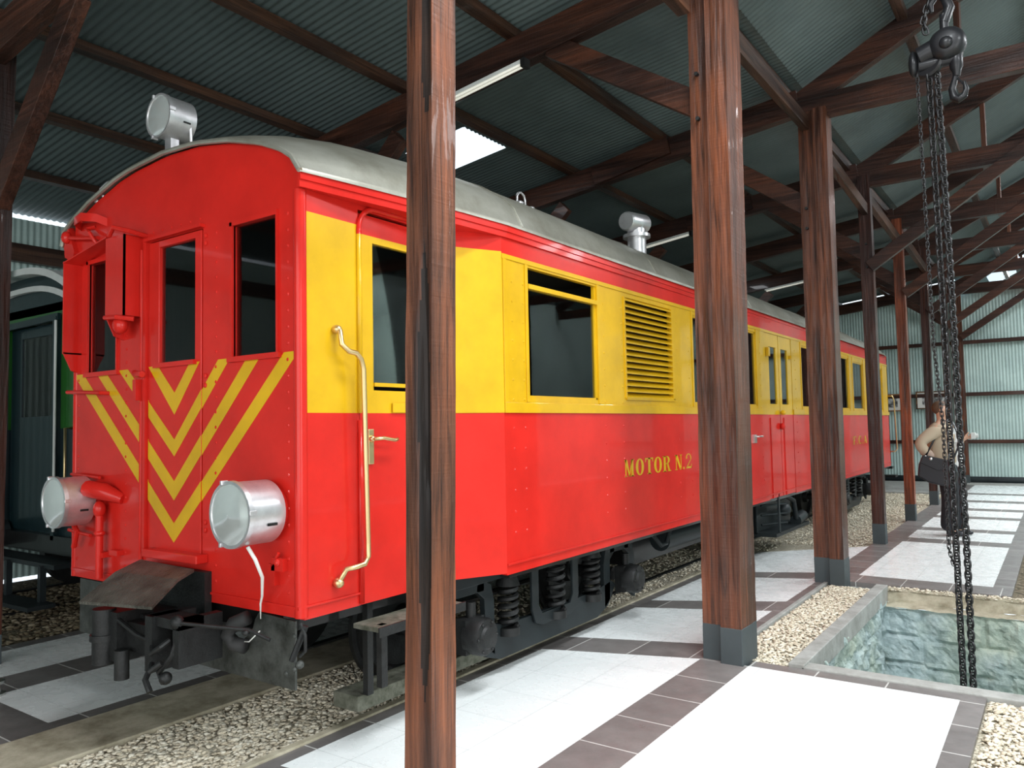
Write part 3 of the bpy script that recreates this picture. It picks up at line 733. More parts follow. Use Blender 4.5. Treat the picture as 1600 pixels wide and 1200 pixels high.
# nose window glass
for (a, c, z0, z1) in ((-4.86, -4.53, 1.935, 2.60), (-3.405, -3.06, 1.935, 2.60)):
    g = MB('glass'); g.box(a, c, YF + 0.016, YF + 0.020, z0, z1); g.build('window_pane', car)
g = MB('glass'); g.box(-4.08, -3.735, YF + 0.014, YF + 0.018, 1.94, 2.592); g.build('door_pane', door)
# near side wall
zc_ = [ZBOT, 1.637, 2.60, 2.72]
YD0, YD1 = 2.765, 3.31
cs = MB('red'); cs.panel([YF + 0.022, 3.40], zc_, [(YD0, YD1, ZBOT - .01, 2.68)], lambda u, v, t: (XC + t, u, v), TH, bandmat(1.637, 2.58)); 
cs.m('yellow'); cs.panel([3.40, 3.401], [1, 1.01], [], lambda u, v, t: (XC + t, u, v), TH)
cs.build('cab_side_wall', car)
dl = Vector((XS - XC, 0.36, 0)).normalized(); nl = Vector((dl.y, -dl.x, 0))
tp = MB('red'); tp.panel([0, (Vector((XS - XC, 0.36, 0))).length], [ZBOT, 1.637, 2.61, 2.72], [], lambda u, v, t: (XC + dl.x * u + nl.x * t, 3.40 + dl.y * u + nl.y * t, v), TH, bandmat(1.637, 2.61))
tp.m('yellow'); tp.panel([0.0, 0.404], [1.64, 1.70], [], lambda u, v, t: (XC + dl.x * u + nl.x * (t + 0.006), 3.40 + dl.y * u + nl.y * (t + 0.006), v), 0.006)
tp.build('tapered_side_wall', car)
WIN = [(4.03, 4.92, 1.735, 2.555), (6.70, 7.45, 1.735, 2.54), (7.70, 8.48, 1.735, 2.54), (10.28, 11.05, 1.735, 2.53), (11.35, 12.1, 1.735, 2.53), (12.35, 13.0, 1.735, 2.53), (13.28, 14.08, 1.735, 2.50), (14.35, 15.05, 1.735, 2.50), (15.3, 15.75, 1.735, 2.50)]
LV = (5.35, 6.26, 1.755, 2.535); DD = (8.95, 9.22, 1.76, 2.42), (9.42, 9.68, 1.76, 2.42)
sw = MB('red'); sw.panel([3.76, YE], zc_, WIN + [LV] + [(8.80, 9.85, ZBOT - 0.01, 2.58)], lambda u, v, t: (XS + t, u, v), TH, bandmat())
o_ = len(sw.v); sw.v += rs.v
for f_, mi_ in zip(rs.f, rs.mi):
    sw.cur = rs.mats[mi_]; sw.f.append(tuple(q + o_ for q in f_)); sw.mi.append(sw.idx())
side = sw.build('side_wall', car)
sl = MB('yellow')
sl.box(XS, XS + 0.012, 3.76, 8.8, 1.637, 1.70); sl.box(XS, XS + 0.012, 9.85, YE, 1.637, 1.70)
sl.box(XS, XS + 0.006, 3.76, YE, 2.57, 2.60)
for (a, c, z0, z1) in WIN:
    sl.box(XS, XS + 0.008, a - 0.03, a - 0.0, z0 - 0.03, 2.57); sl.box(XS, XS + 0.008, c, c + 0.03, z0 - 0.03, 2.57)
sl.box(XS, XS + 0.008, 3.765, 3.80, 1.70, 2.57)
sl.box(XC - 0.0, XC + 0.008, 3.0, 3.4, 1.64, 1.69)
sl.m('red').box(XS, XS + 0.012, 3.76, YE, ZBOT + 0.045, ZBOT + 0.058); sl.box(XC, XC + 0.01, YF + 0.02, YD0, ZBOT + 0.045, ZBOT + 0.056)
sl.build('side_trim', car, bevel=0.002)
for i, (a, c, z0, z1) in enumerate(WIN):
    fr = MB('yellow')
    fx0, fx1 = XS - 0.030, XS - 0.008
    fr.box(fx0, fx1, a, a + 0.02, z0, z1); fr.box(fx0, fx1, c - 0.02, c, z0, z1); fr.box(fx0, fx1, a, c, z0, z0 + 0.012)
    if i == 0: fr.box(fx0, fx1 + 0.02, a, c, z1 - 0.135, z1 - 0.105)
    else: fr.box(fx0, fx1, a, c, z1 - 0.02, z1)
    fo = fr.build('window_frame', car)
    g = MB('glass'); g.box(XS - 0.022, XS - 0.018, a + 0.015, c - 0.015, z0 + 0.012, z1 - (0.13 if i == 0 else 0.02)); g.build('pane', fo)
# louvre
lv = MB('yellow'); n = 17
lv.box(XS - 0.03, XS + 0.010, LV[0] - 0.012, LV[0] + 0.01, LV[2], LV[3]); lv.box(XS - 0.03, XS + 0.012, LV[1] - 0.045, LV[1] + 0.012, LV[2], LV[3])
lv.box(XS - 0.03, XS + 0.012, LV[0], LV[1], LV[2] - 0.012, LV[2] + 0.008)
for k in range(n):
    z = LV[2] + 0.01 + (LV[3] - LV[2] - 0.03) * k / (n - 1)
    lv.add([(XS - 0.028, LV[0], z + 0.034), (XS - 0.028, LV[1] - 0.04, z + 0.034), (XS + 0.014, LV[1] - 0.04, z), (XS + 0.014, LV[0], z),
            (XS - 0.028, LV[0], z + 0.026), (XS - 0.028, LV[1] - 0.04, z + 0.026), (XS + 0.014, LV[1] - 0.04, z - 0.010), (XS + 0.014, LV[0], z - 0.010)],
           [(0, 1, 2, 3), (7, 6, 5, 4), (3, 2, 6, 7), (0, 4, 5, 1), (0, 3, 7, 4), (1, 5, 6, 2)])
lv.m('black').box(XS - 0.06, XS - 0.05, LV[0], LV[1], LV[2], LV[3])
lv.build('louvre_grille', car)
# cab door with rounded head bead
dr = MB('red'); dr.panel([YD0 + 0.008, YD1 - 0.008], [ZBOT - 0.01, 1.637, 2.56, 2.665], [(2.872, 3.20, 1.755, 2.525)], lambda u, v, t: (XC - 0.006 + t, u, v), 0.03, bandmat(1.637, 2.555))
dr.m('yellow').box(XC - 0.03, XC + 0.004, 2.872, 3.20, 1.775, 1.795)
cabdoor = dr.build('cab_door', car)
g = MB('glass'); g.box(XC - 0.03, XC - 0.026, 2.872, 3.2, 1.79, 2.525); g.build('pane', cabdoor)
bd = MB('red'); pts = [(XC + 0.006, YD0, ZBOT)] + [(XC + 0.006, YD0, 1.60)]
bd.tube(pts, 0.014, 10)
bd.m('yellow').tube([(XC + 0.006, YD0, 1.637), (XC + 0.006, YD0, 2.55)], 0.014, 10)
arcp = [(XC + 0.006, YD0, 2.55)] + [(XC + 0.006, YD0 + 0.12 * (1 - math.cos(a)), 2.58 + 0.12 * math.sin(a)) for a in [PI / 2 * q / 8 for q in range(9)]] + [(XC + 0.006, YD1, 2.70)]
bd.m('red').tube(arcp, 0.014, 10)
bd.build('door_bead', car, smooth='all')
# lock plate + lever
lk = MB('brass'); lk.box(XC - 0.004, XC + 0.006, 2.822, 2.862, 1.375, 1.555); lo = lk.build('lock_plate', cabdoor, bevel=0.004)
lk = MB('brass'); lk.tube([(XC, 2.842, 1.505), (XC + 0.05, 2.842, 1.505), (XC + 0.055, 2.88, 1.508), (XC + 0.055, 2.965, 1.495), (XC + 0.052, 2.985, 1.50)], 0.010, 10); lk.ball((XC + 0.01, 2.842, 1.505), 0.02, 0.018, 0.018); lk.build('door_lever', cabdoor, smooth='all')['label'] = 'brass lever handle'
# brass hand rail
hr = MB('brass'); hx = XC + 0.075
hr.tube([(XC + 0.0, 2.60, 2.045), (XC + 0.045, 2.60, 2.035), (XC + 0.05, 2.605, 1.97), (hx, 2.63, 1.935), (hx, 2.675, 1.93), (hx, 2.71, 1.90), (hx, 2.725, 1.85), (hx, 2.735, 1.4), (hx, 2.745, 1.0), (hx, 2.745, 0.93), (hx, 2.72, 0.895), (hx, 2.66, 0.89), (hx - 0.02, 2.62, 0.885), (XC + 0.03, 2.60, 0.83), (XC, 2.60, 0.82)], 0.0135, 12)
hr.ball((XC + 0.02, 2.60, 2.045), 0.03, 0.022, 0.022); hr.ball((XC + 0.02, 2.60, 0.82), 0.03, 0.026, 0.026)
hr.build('hand_rail', car, smooth='all')['label'] = 'brass hand rail beside the cab door'
# double door amidships
for a, c, hole, kn in ((8.81, 9.31, DD[0], 'left'), (9.33, 9.84, DD[1], 'right')):
    q = MB('red'); q.panel([a, c], [ZBOT, 1.637, 2.57], [(hole[0], hole[1], hole[2], hole[3])], lambda u, v, t: (XS - 0.004 + t, u, v), 0.03, bandmat())
    q.m('red').box(XS - 0.004, XS + 0.006, a + 0.11, a + 0.125, ZBOT, 1.6)
    o = q.build('side_door', car)
    g = MB('glass'); g.box(XS - 0.02, XS - 0.016, hole[0], hole[1], hole[2], hole[3]); g.build('pane', o)
q = MB('yellow'); q.box(XS, XS + 0.03, 8.84, 8.90, 2.30, 2.40); q.box(XS, XS + 0.03, 9.75, 9.80, 2.32, 2.36); q.ball((XS + 0.03, 9.32, 1.66), 0.03, 0.03, 0.03); q.m('red').ball((XS + 0.02, 9.32, 1.50), 0.03, 0.04, 0.04); q.build('door_hinges', car)
q = MB('chrome'); q.box(XS, XS + 0.02, 8.28, 8.36, 1.33, 1.42); q.tube([(XS + 0.02, 8.34, 1.40), (XS + 0.05, 8.34, 1.40), (XS + 0.05, 8.46, 1.40)], 0.01, 8); q.build('side_latch', car)
# far side and rear walls
XW = 2 * CX - XS
lw = MB('red'); lw.panel([YF, 3.4], zc_, [(2.5, 3.34, 1.70, 2.56)], lambda u, v, t: (XLc - t, u, v), TH, bandmat())
lw.panel([0, 0.45], zc_, [(0.05, 0.40, 1.70, 2.56)], lambda u, v, t: (XLc + (XW - XLc) * u / 0.45 - t, 3.4 + 0.36 * u / 0.45, v), TH, bandmat())
lw.panel([3.76, YE], zc_, [(3.82, 5.0, 1.70, 2.56)] + WIN[1:], lambda u, v, t: (XW - t, u, v), TH, bandmat())
lw.build('far_side_wall', car)
rw = MB('red'); rw.panel([XW, XS], zc_, [(-5.0, -4.4, 1.8, 2.5), (-3.6, -3.0, 1.8, 2.5)], lambda u, v, t: (u, YE + t, v), TH, bandmat())
rw.prism([(XW, 2.70), (XS, 2.70)] + [(CX + 1.29 - 2.58 * k / 24, arcz(1.29 - 2.58 * k / 24, 1.0, 1.3) - 0.02) for k in range(25)], lambda u, v, t: (u, t, v), YE - TH, YE)
rw.build('rear_wall', car)
it = MB('interior'); it.box(XLc + 0.04, XC - 0.04, YF + 0.05, 3.5, ZBOT + 0.02, ZBOT + 0.08); it.box(XW + 0.04, XS - 0.04, 3.7, YE - 0.05, ZBOT + 0.02, ZBOT + 0.08)
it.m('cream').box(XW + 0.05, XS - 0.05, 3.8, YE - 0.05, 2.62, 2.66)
it.m('interior').panel([XW + 0.05, XS - 0.05], [ZBOT, 2.7], [(-4.3, -3.7, 0.75, 2.5)], lambda u, v, t: (u, 5.2 - t, v), 0.04)
it.panel([XW + 0.05, XS - 0.05], [ZBOT, 2.7], [(-4.3, -3.7, 0.75, 2.5)], lambda u, v, t: (u, 8.6 - t, v), 0.04)
it.box(XW + 0.4, XS - 0.35, 5.35, 6.6, 0.8, 2.0); it.box(XW + 0.1, XS - 0.1, 5.25, 6.6, ZBOT, 0.9)
it.box(XLc + 0.06, -4.6, YF + 0.06, 2.7, 0.75, 1.85); it.box(-3.55, XC - 0.06, YF + 0.06, 2.62, 0.75, 1.75)
it.build('cab_interior', car)
for k, y in enumerate((9.9, 10.9, 11.9, 12.9, 13.9, 14.9)):
    s_ = MB('interior')
    for x in (-4.9, -3.12): s_.box(x - 0.24, x + 0.24, y, y + 0.42, 1.05, 1.15); s_.box(x - 0.24, x + 0.24, y + 0.38, y + 0.46, 1.05, 1.75)
    s_.build('passenger_seats', car)
# roof
rf = MB('silver')
YS = [2.36, 2.5, 2.7, 3.0, 3.4, 3.8, 4.3, 5.0, 7, 9, 11, 13, 14.5, 15.4, 15.9, 16.2, 16.38]
def hsc(y): return float(np.interp(y, [2.36, 2.6, 3.0, 3.6, 4.5, 6, 9, 14, 15.4, 16.1, 16.38], [1.0, 1.32, 1.55, 1.66, 1.66, 1.60, 1.53, 1.35, 1.14, 0.72, 0.4]))
def halfw(y): return float(np.interp(y, [2.36, 3.4, 3.8, 16, 16.38], [1.152, 1.29, 1.325, 1.325, 1.28]))
NS = 40
def rp(y, k, off=0.0):
    # denser near the eaves
    a = PI * k / NS; dx = -math.cos(a); h = halfw(y)
    return (CX + dx * h, y, arcz(dx * h, hsc(y), h) + off)
vs = []; fs = []
for off in (0.0, -0.018):
    for y in YS:
        for k in range(NS + 1):
            p_ = rp(y, k, off); vs.append(p_)
R_ = NS + 1; H_ = len(YS) * R_
for j in range(len(YS) - 1):
    for k in range(NS):
        a = j * R_ + k; fs += [(a, a + 1, a + R_ + 1, a + R_), (H_ + a + R_, H_ + a + R_ + 1, H_ + a + 1, H_ + a)]
for k in range(NS):
    fs += [(k, H_ + k, H_ + k + 1, k + 1)]; a = (len(YS) - 1) * R_ + k; fs += [(a, a + 1, H_ + a + 1, H_ + a)]
for j in range(len(YS) - 1):
    a = j * R_; fs += [(a, a + R_, H_ + a + R_, H_ + a)]; a += NS; fs += [(a, H_ + a, H_ + a + R_, a + R_)]
rf.add(vs, fs)
for y in (3.95, 5.9, 8.3, 10.9, 13.5): rf.tube([rp(y, k, 0.001) for k in range(NS + 1)], 0.006, 6)
rf.tube([rp(2.36, k, -0.012) for k in range(NS + 1)], 0.014, 8)
roofo = rf.build('roof', car, smooth=True)
# eave: red cornice board and soffit
ev = MB('red')
yy_ = [2.37, 3.4, 3.8, 16.25]
for j in range(len(yy_) - 1):
    for sgn in (1, -1):
        a0, a1 = CX + sgn * (halfw(yy_[j]) - 0.008), CX + sgn * (halfw(yy_[j + 1]) - 0.008)
        y0_, y1_ = yy_[j], yy_[j + 1]
        for (o0, o1, z0, z1) in ((0.0, -0.02, 2.735, 2.778), (-0.008, -0.024, 2.70, 2.735)):
            vs = [(a0 + sgn * o0, y0_, z0), (a0 + sgn * o1, y0_, z0), (a1 + sgn * o1, y1_, z0), (a1 + sgn * o0, y1_, z0)]
            vs += [(v[0], v[1], z1) for v in vs]
            ev.add(vs, [(0, 1, 2, 3), (7, 6, 5, 4), (0, 4, 5, 1), (1, 5, 6, 2), (2, 6, 7, 3), (3, 7, 4, 0)])
ev.add([(CX + halfw(2.37) - 0.02, 2.39, 2.705), (XC - 0.01, 2.39, 2.705), (XC - 0.01, 3.8, 2.705), (CX + halfw(3.8) - 0.02, 3.8, 2.705), (CX + halfw(3.4) - 0.02, 3.4, 2.705)], [(0, 1, 2, 3, 4)])
ev.build('cornice', car)
# front roof edge rim
rm = MB('silver'); rm.build if False else None
# lifting loops, grab, exhaust cowl, ventilator
def roof_top(x, y): return arcz(x - CX, hsc(y), halfw(y))
lp = MB('lampmetal'); y = 4.72; x = -3.22; z = roof_top(x, y)
lp.tube([(x, y - 0.05, z - 0.02), (x, y - 0.05, z + 0.06), (x, y - 0.03, z + 0.09), (x, y, z + 0.10), (x, y + 0.04, z + 0.085), (x, y + 0.055, z + 0.05), (x, y + 0.06, z - 0.04)], 0.009, 8)
lp.ball((x + .03, y - 0.06, z), 0.03, 0.03, 0.02); lp.ball((x + .03, y + 0.09, z - 0.01), 0.03, 0.03, 0.02)
lp.build('lifting_loop', car, smooth='all')
lp = MB('lampmetal'); lp.tube([(-4.72, 2.40, 3.0), (-4.76, 2.40, 3.06), (-4.70, 2.41, 3.09), (-4.55, 2.44, 3.09)], 0.010, 8); lp.ball((-4.80, 2.4, 2.99), 0.02, 0.02, 0.015)
lp.build('grab_loop', car, smooth='all')
ex = MB('lampmetal'); x, y = -3.12, 6.45; z = roof_top(x, y)
ex.cyl((x, y, z - 0.05), (x, y, z + 0.20), 0.085, n=24); ex.cyl((x, y, z + 0.12), (x, y, z + 0.15), 0.125, n=24)
ex.lathe((x - 0.02, y - 0.17, z + 0.25), (0.02, 0.32, 0.03), [(0, 0.0), (0.0, 0.075), (0.02, 0.088), (0.31, 0.088), (0.31, 0.078), (0.05, 0.07)], 24)
ex.cyl((x, y, z + 0.18), (x, y, z + 0.25), 0.06, 0.075, n=20)
ex.build('exhaust_cowl', car, smooth=True)['label'] = 'silver T-shaped exhaust cowl'
vt = MB('silver'); x, y = -3.25, 9.2; z = roof_top(x, y); vt.cyl((x, y, z - 0.05), (x, y, z + 0.10), 0.05, n=16); vt.cyl((x, y, z + 0.02), (x, y, z + 0.04), 0.11, n=20); vt.cyl((x, y, z + 0.10), (x, y, z + 0.12), 0.10, n=20)
vt.build('roof_ventilator', car, smooth=True)

# headlights
def headlight(name, cx_, cz_, y0_, y1_, r, label, mount=True):
    h = MB('lampmetal')
    L = y1_ - y0_
    h.lathe((cx_, y0_, cz_), (0, 1, 0), [(0.012, r * 0.90), (0.0, r * 0.93), (0.0, r * 1.02), (0.022, r * 1.03), (0.024, r * 0.985), (L * 0.97, r * 0.985), (L, r * 0.93), (L, 0.001)], 48)
    o = h.build('headlight', car, smooth=True); o['label'] = label
    q = MB('reflector'); q.lathe((cx_, y0_, cz_), (0, 1, 0), [(0.015, r * 0.92), (L * 0.35, r * 0.75), (L * 0.6, r * 0.4), (L * 0.66, 0.001)], 40); q.build('reflector', o, smooth='all')
    q = MB('lens'); q.lathe((cx_, y0_, cz_), (0, 1, 0), [(0.004, r * 0.92), (-0.006, r * 0.6), (-0.010, 0.001)], 40); q.build('lens', o, smooth='all')
    for a in (0.1, PI * 0.62, PI * 1.36):
        px, pz_ = cx_ + math.cos(a) * r * 1.03, cz_ + math.sin(a) * r * 1.03
        q = MB('lampmetal'); q.box(px - 0.007, px + 0.007, y0_ - 0.006, y0_ + 0.03, pz_ - 0.010, pz_ + 0.010); q.build('rim_clip', o, bevel=0.002)
    q = MB('black'); q.box(cx_ + r * 0.93, cx_ + r * 0.97, y0_ + L * 0.5, y0_ + L * 0.75, cz_ - r * 0.36, cz_ - r * 0.28); q.build('vent_slot', o)
    return o
headlight('r', -3.105, 1.178, 2.155, 2.36, 0.150, 'silver headlight on the right of the nose')
headlight('l', -4.805, 1.165, 2.165, 2.345, 0.146, 'silver headlight on the left of the nose')
headlight('t', -4.06, 3.335, 2.36, 2.53, 0.122, 'silver roof headlight on top of the nose')
hm = MB('lampmetal'); hm.box(-4.09, -4.03, 2.42, 2.47, 3.10, 3.22); hm.tube([(-3.96, 2.50, 3.28), (-3.955, 2.50, 3.10)], 0.008, 8); hm.build('lamp_bracket', car)
for (x_, z_, r_) in ((-3.105, 1.178, 0.12), (-4.805, 1.165, 0.11)):
    hm = MB('red'); hm.cyl((x_, 2.34, z_), (x_, YF, z_), r_, n=24); hm.build('lamp_mount', car, smooth=True)
hm = MB('red')
hm.tube([(-4.68, 2.30, 1.24), (-4.55, 2.34, 1.22), (-4.45, YF, 1.18)], [0.05, 0.05, 0.03], 10)
hm.build('lamp_elbow', car, smooth=True); hm = MB('red')
hm.tube([(-4.62, 2.34, 1.14), (-4.62, 2.34, 0.72)], 0.022, 10); hm.ball((-4.62, 2.34, 1.12), 0.035, 0.035, 0.05); hm.ball((-4.62, 2.34, 0.98), 0.035, 0.03, 0.02)
hm.box(-4.66, -4.58, YF - 0.05, YF, 0.84, 0.87); hm.box(-4.53, -4.44, YF - 0.04, YF, 0.86, 0.89)
hm.build('air_pipe', car, smooth=True); hm = MB('red')
hm.tube([(-5.0, YF - 0.04, 1.10), (-4.92, YF - 0.07, 1.05), (-4.86, YF - 0.06, 0.98), (-4.92, YF - 0.05, 0.88)], 0.016, 8); hm.tube([(-4.98, YF - 0.05, 0.98), (-4.72, YF - 0.05, 0.96)], 0.011, 8)
hm.build('brake_cock', car, smooth=True); hm = MB('red')
hm.tube([(-5.02, YF, 1.82), (-5.02, YF - 0.05, 1.82), (-4.88, YF - 0.055, 1.815), (-4.62, YF - 0.05, 1.80), (-4.62, YF, 1.80)], 0.012, 8)
hm.build('nose_handle', car, smooth=True); hm = MB('red')
hm.tube([(-5.0, YF - 0.03, 1.315), (-4.66, YF - 0.03, 1.30)], 0.009, 8)
hm.build('lower_rail', car, smooth=True); hm = MB('red')
hm.tube([(-4.28, YF - 0.03, 1.90), (-4.24, YF - 0.045, 1.89), (-4.17, YF - 0.05, 1.885)], 0.018, 8); hm.box(-4.27, -4.235, YF - 0.05, YF, 1.74, 1.86)
hm.build('door_catch', car, smooth=True)
hk = MB('red'); hk.box(-3.075, -2.99, YF - 0.03, YF, 0.90, 0.96); hk.box(-3.10, -3.05, YF - 0.03, YF, 0.83, 0.93); hk.ball((-3.03, YF - 0.03, 0.94), 0.02, 0.015, 0.02); hk.tube([(-3.09, YF - 0.02, 0.90), (-3.02, YF - 0.03, 0.985)], 0.008, 6)
hk.build('tail_lamp_hook', car)
cb = MB('ivory'); cb.tube([(-3.06, 2.22, 1.03), (-3.045, 2.25, 0.97), (-3.06, 2.30, 0.88), (-3.115, 2.34, 0.78), (-3.14, 2.35, 0.74), (-3.14, 2.35, 0.67)], [0.009, 0.009, 0.008, 0.006, 0.005, 0.002], 8)
cb.tube([(-3.12, 2.33, 0.62), (-3.2, 2.33, 0.56), (-3.3, 2.36, 0.54)], 0.003, 6)
cb.build('lamp_cable', car, smooth='all')['label'] = 'white cable hanging from the right headlight'
# hood box round the left nose window
vz = MB('red')
vz.box(-4.965, -4.955, YF - 0.11, YF, 2.05, 2.62); vz.prism([(YF, 1.93), (YF, 2.06), (YF - 0.11, 2.06), (YF - 0.06, 1.95)], lambda u, v, t: (t, u, v), -4.965, -4.955)
vz.box(-4.46, -4.45, YF - 0.11, YF, 2.22, 2.68); vz.prism([(YF, 2.10), (YF, 2.23), (YF - 0.11, 2.23), (YF - 0.06, 2.12)], lambda u, v, t: (t, u, v), -4.46, -4.45)
vz.beam((-4.965, YF - 0.055, 2.61), (-4.45, YF - 0.055, 2.69), 0.115, 0.008)
vz.box(-4.45, -4.26, YF - 0.11, YF - 0.10, 2.22, 2.68)
vz.box(-4.27, -4.26, YF - 0.11, YF, 2.22, 2.68)
vz.tube([(-4.44, YF - 0.12, 2.22), (-4.30, YF - 0.13, 2.21), (-4.24, YF - 0.06, 2.20)], 0.014, 8); vz.ball((-4.33, YF - 0.09, 2.17), 0.05, 0.04, 0.05)
vz.tube([(-4.40, YF - 0.12, 2.69), (-4.32, YF - 0.14, 2.72), (-4.22, YF - 0.10, 2.69), (-4.22, YF, 2.68)], 0.014, 8)
vz.build('window_hood', car, smooth=True)
# horn bracket on the upper left of the nose
hb = MB('red')
ring = [(-4.62 + 0.30 * math.cos(a) * -1, 0.0, 0) for a in (0,)]
pts = [(-4.66, YF, 2.86), (-4.70, YF - 0.05, 2.885), (-4.80, YF - 0.09, 2.90), (-4.92, YF - 0.07, 2.895), (-4.97, YF, 2.88)]
for k in range(len(pts) - 1):
    a, c = Vector(pts[k]), Vector(pts[k + 1]); hb.add([a, c, c - Vector((0, 0, 0.05)), a - Vector((0, 0, 0.05))], [(0, 1, 2, 3)])
    hb.add([a + Vector((0, .006, 0)), c + Vector((0, .006, 0)), c + Vector((0, .006, -0.05)), a + Vector((0, .006, -0.05))], [(3, 2, 1, 0)])
hb.tube([(-5.09, YF - 0.04, 2.80), (-4.90, YF - 0.03, 2.77), (-4.74, YF - 0.01, 2.75)], 0.013, 8); hb.ball((-5.08, YF - 0.04, 2.80), 0.035, 0.03, 0.04)
hb.prism([(-5.13, 2.86), (-5.09, 2.88), (-5.0, 2.70), (-5.03, 2.64), (-5.12, 2.68)], lambda u, v, t: (u, t, v), YF - 0.03, YF + 0.01)
hb.tube([(-4.80, YF, 2.83), (-4.83, YF - 0.04, 2.81), (-4.77, YF - 0.05, 2.78), (-4.75, YF - 0.03, 2.73), (-4.74, YF, 2.69)], 0.012, 8)
hb.build('horn_bracket', car, smooth=True)
# gangway flap, coupler, snow plough
fp = MB('red'); fp.box(-4.13, -3.62, YF - 0.07, YF - 0.0, 0.885, 0.93); fp.build('flap_hinge', car, bevel=0.006)
fp = MB('chequer')
A_ = [(-4.12, 2.31, 0.875), (-3.62, 2.31, 0.865), (-3.52, 2.03, 0.745), (-4.08, 1.97, 0.72)]
m1, m2 = (-3.58, 2.20, 0.84), (-4.12, 2.17, 0.83)
vsx = [A_[0], A_[1], m1, A_[2], A_[3], m2]; n_ = len(vsx)
vsx2 = [(x, y, z - 0.014) for x, y, z in vsx]
fp.add(vsx + vsx2, [(0, 1, 2, 5), (5, 2, 3, 4), (11, 8, 7, 6), (10, 9, 8, 11)] + [(k, (k + 1) % 6, 6 + (k + 1) % 6, 6 + k) for k in range(6)])
fp.build('gangway_flap', car)['label'] = 'worn chequer plate flap folded out below the nose door'
cp = MB('iron')
cp.box(-4.13, -3.87, 2.05, 3.0, 0.52, 0.66)
cp.box(-3.74, -3.62, 2.05, 2.28, 0.50, 0.62); cp.box(-4.15, -3.64, 2.24, 2.28, 0.50, 0.86)
cp.cyl((-4.02, 1.93, 0.43), (-4.02, 1.93, 0.70), 0.055, n=16); cp.box(-4.07, -3.90, 1.93, 2.12, 0.45, 0.69); cp.cyl((-4.02, 1.93, 0.545), (-4.02, 1.93, 0.575), 0.066, n=16)
cp.box(-3.93, -3.66, 1.98, 2.2, 0.50, 0.64); cp.cyl((-3.85, 1.93, 0.38), (-3.85, 1.93, 0.52), 0.035, n=12)
cp.box(-3.68, -3.62, 1.95, 2.18, 0.44, 0.70); cp.box(-3.48, -3.43, 1.97, 2.2, 0.48, 0.70); cp.box(-3.68, -3.43, 1.97, 2.10, 0.655, 0.70)
cp.tube([(-3.62, 1.95, 0.56), (-3.57, 1.92, 0.545), (-3.53, 1.94, 0.575), (-3.52, 1.98, 0.60)], 0.014, 8); cp.tube([(-3.62, 1.95, 0.48), (-3.56, 1.91, 0.47), (-3.52, 1.94, 0.505)], 0.014, 8)
cp.tube([(-3.66, 1.97, 0.46), (-3.64, 1.93, 0.41), (-3.60, 1.93, 0.36)], 0.014, 8); cp.tube([(-3.45, 2.0, 0.68), (-3.48, 1.97, 0.54), (-3.56, 1.95, 0.45), (-3.52, 1.95, 0.41)], 0.013, 8)
cp.ball((-3.52, 1.96, 0.43), 0.03, 0.03, 0.03); cp.ball((-3.46, 1.98, 0.69), 0.035, 0.03, 0.035)
cp.tube([(-3.92, 1.94, 0.66), (-3.75, 1.95, 0.60), (-3.67, 1.96, 0.585)], 0.012, 8)
cp.v = [(x + 0.05, y + 0.11, z - 0.015) for x, y, z in cp.v]
cp.build('coupler', car, smooth=True)
rd = MB('iron'); rd.tube([(-3.41, 2.08, 0.675), (-3.2, 2.16, 0.665), (-3.08, 2.24, 0.65), (-2.98, 2.28, 0.61)], 0.009, 8); rd.ball((-3.05, 2.2, 0.65), 0.018, 0.014, 0.014)
rd.tube([(-2.90, 2.39, 0.67), (-2.87, 2.39, 0.62), (-2.87, 2.39, 0.55), (-2.91, 2.39, 0.52)], 0.008, 8); rd.cyl((-2.94, 2.37, 0.50), (-2.88, 2.40, 0.66), 0.014, n=8)
rd.build('uncoupling_rod', car, smooth=True)
pl = MB('plate')
out = [(-4.96, 0.36), (-2.955, 0.355), (-2.955, 0.67), (-3.22, 0.68)]
arcs = [(-3.45 + 0.20 * math.cos(a), 0.655 + 0.14 * math.sin(a)) for a in [-0.1 - (PI - 0.3) * q / 10 for q in range(11)]]
out += arcs + [(-3.68, 0.68), (-4.96, 0.68)]
pl.prism(out, lambda u, v, t: (u, t, v), 2.40, 2.412)
for q in ((-2.96, 0.45), (-2.96, 0.52), (-3.02, 0.42), (-3.55, 0.43), (-3.6, 0.47), (-2.96, 0.6)): pl.ball((q[0], 2.40, q[1]), 0.014, 0.008, 0.014, 8, 6)
pl.ball((-2.945, 2.42, 0.47), 0.02, 0.02, 0.02)
pl.build('plough_plate', car)['label'] = 'grey steel rail guard plate with a rounded cut out'
hs = MB('rubber'); hs.tube([(-3.25, 2.36, 0.66), (-3.32, 2.33, 0.63), (-3.37, 2.33, 0.57), (-3.33, 2.34, 0.53), (-3.27, 2.36, 0.52)], 0.035, 12); hs.build('brake_hose', car, smooth='all')
# cab steps
sp = MB('mossy'); sp.box(-2.91, -2.725, 2.72, 3.36, 0.575, 0.60); st_ = sp.build('upper_step', car, bevel=0.004); st_['label'] = 'worn upper wooden cab step'
q = MB('iron'); q.box(-2.727, -2.718, 2.71, 3.37, 0.555, 0.602); q.build('step_edge', st_)
sp = MB('mossy'); sp.box(-3.17, -2.985, 2.82, 4.0, 0.12, 0.20); sl_o = sp.build('lower_step', car, bevel=0.006); sl_o['label'] = 'worn lower wooden step plank near the ground'
for (x, y) in ((-2.99, 2.86), (-2.99, 3.30), (-2.79, 2.76), (-2.79, 3.28)):
    q = MB('iron'); q.box(x, x + 0.035, y, y + 0.04, 0.20 if x < -2.9 else 0.30, 0.60 if x > -2.9 else ZBOT); q.build('step_hanger', st_)
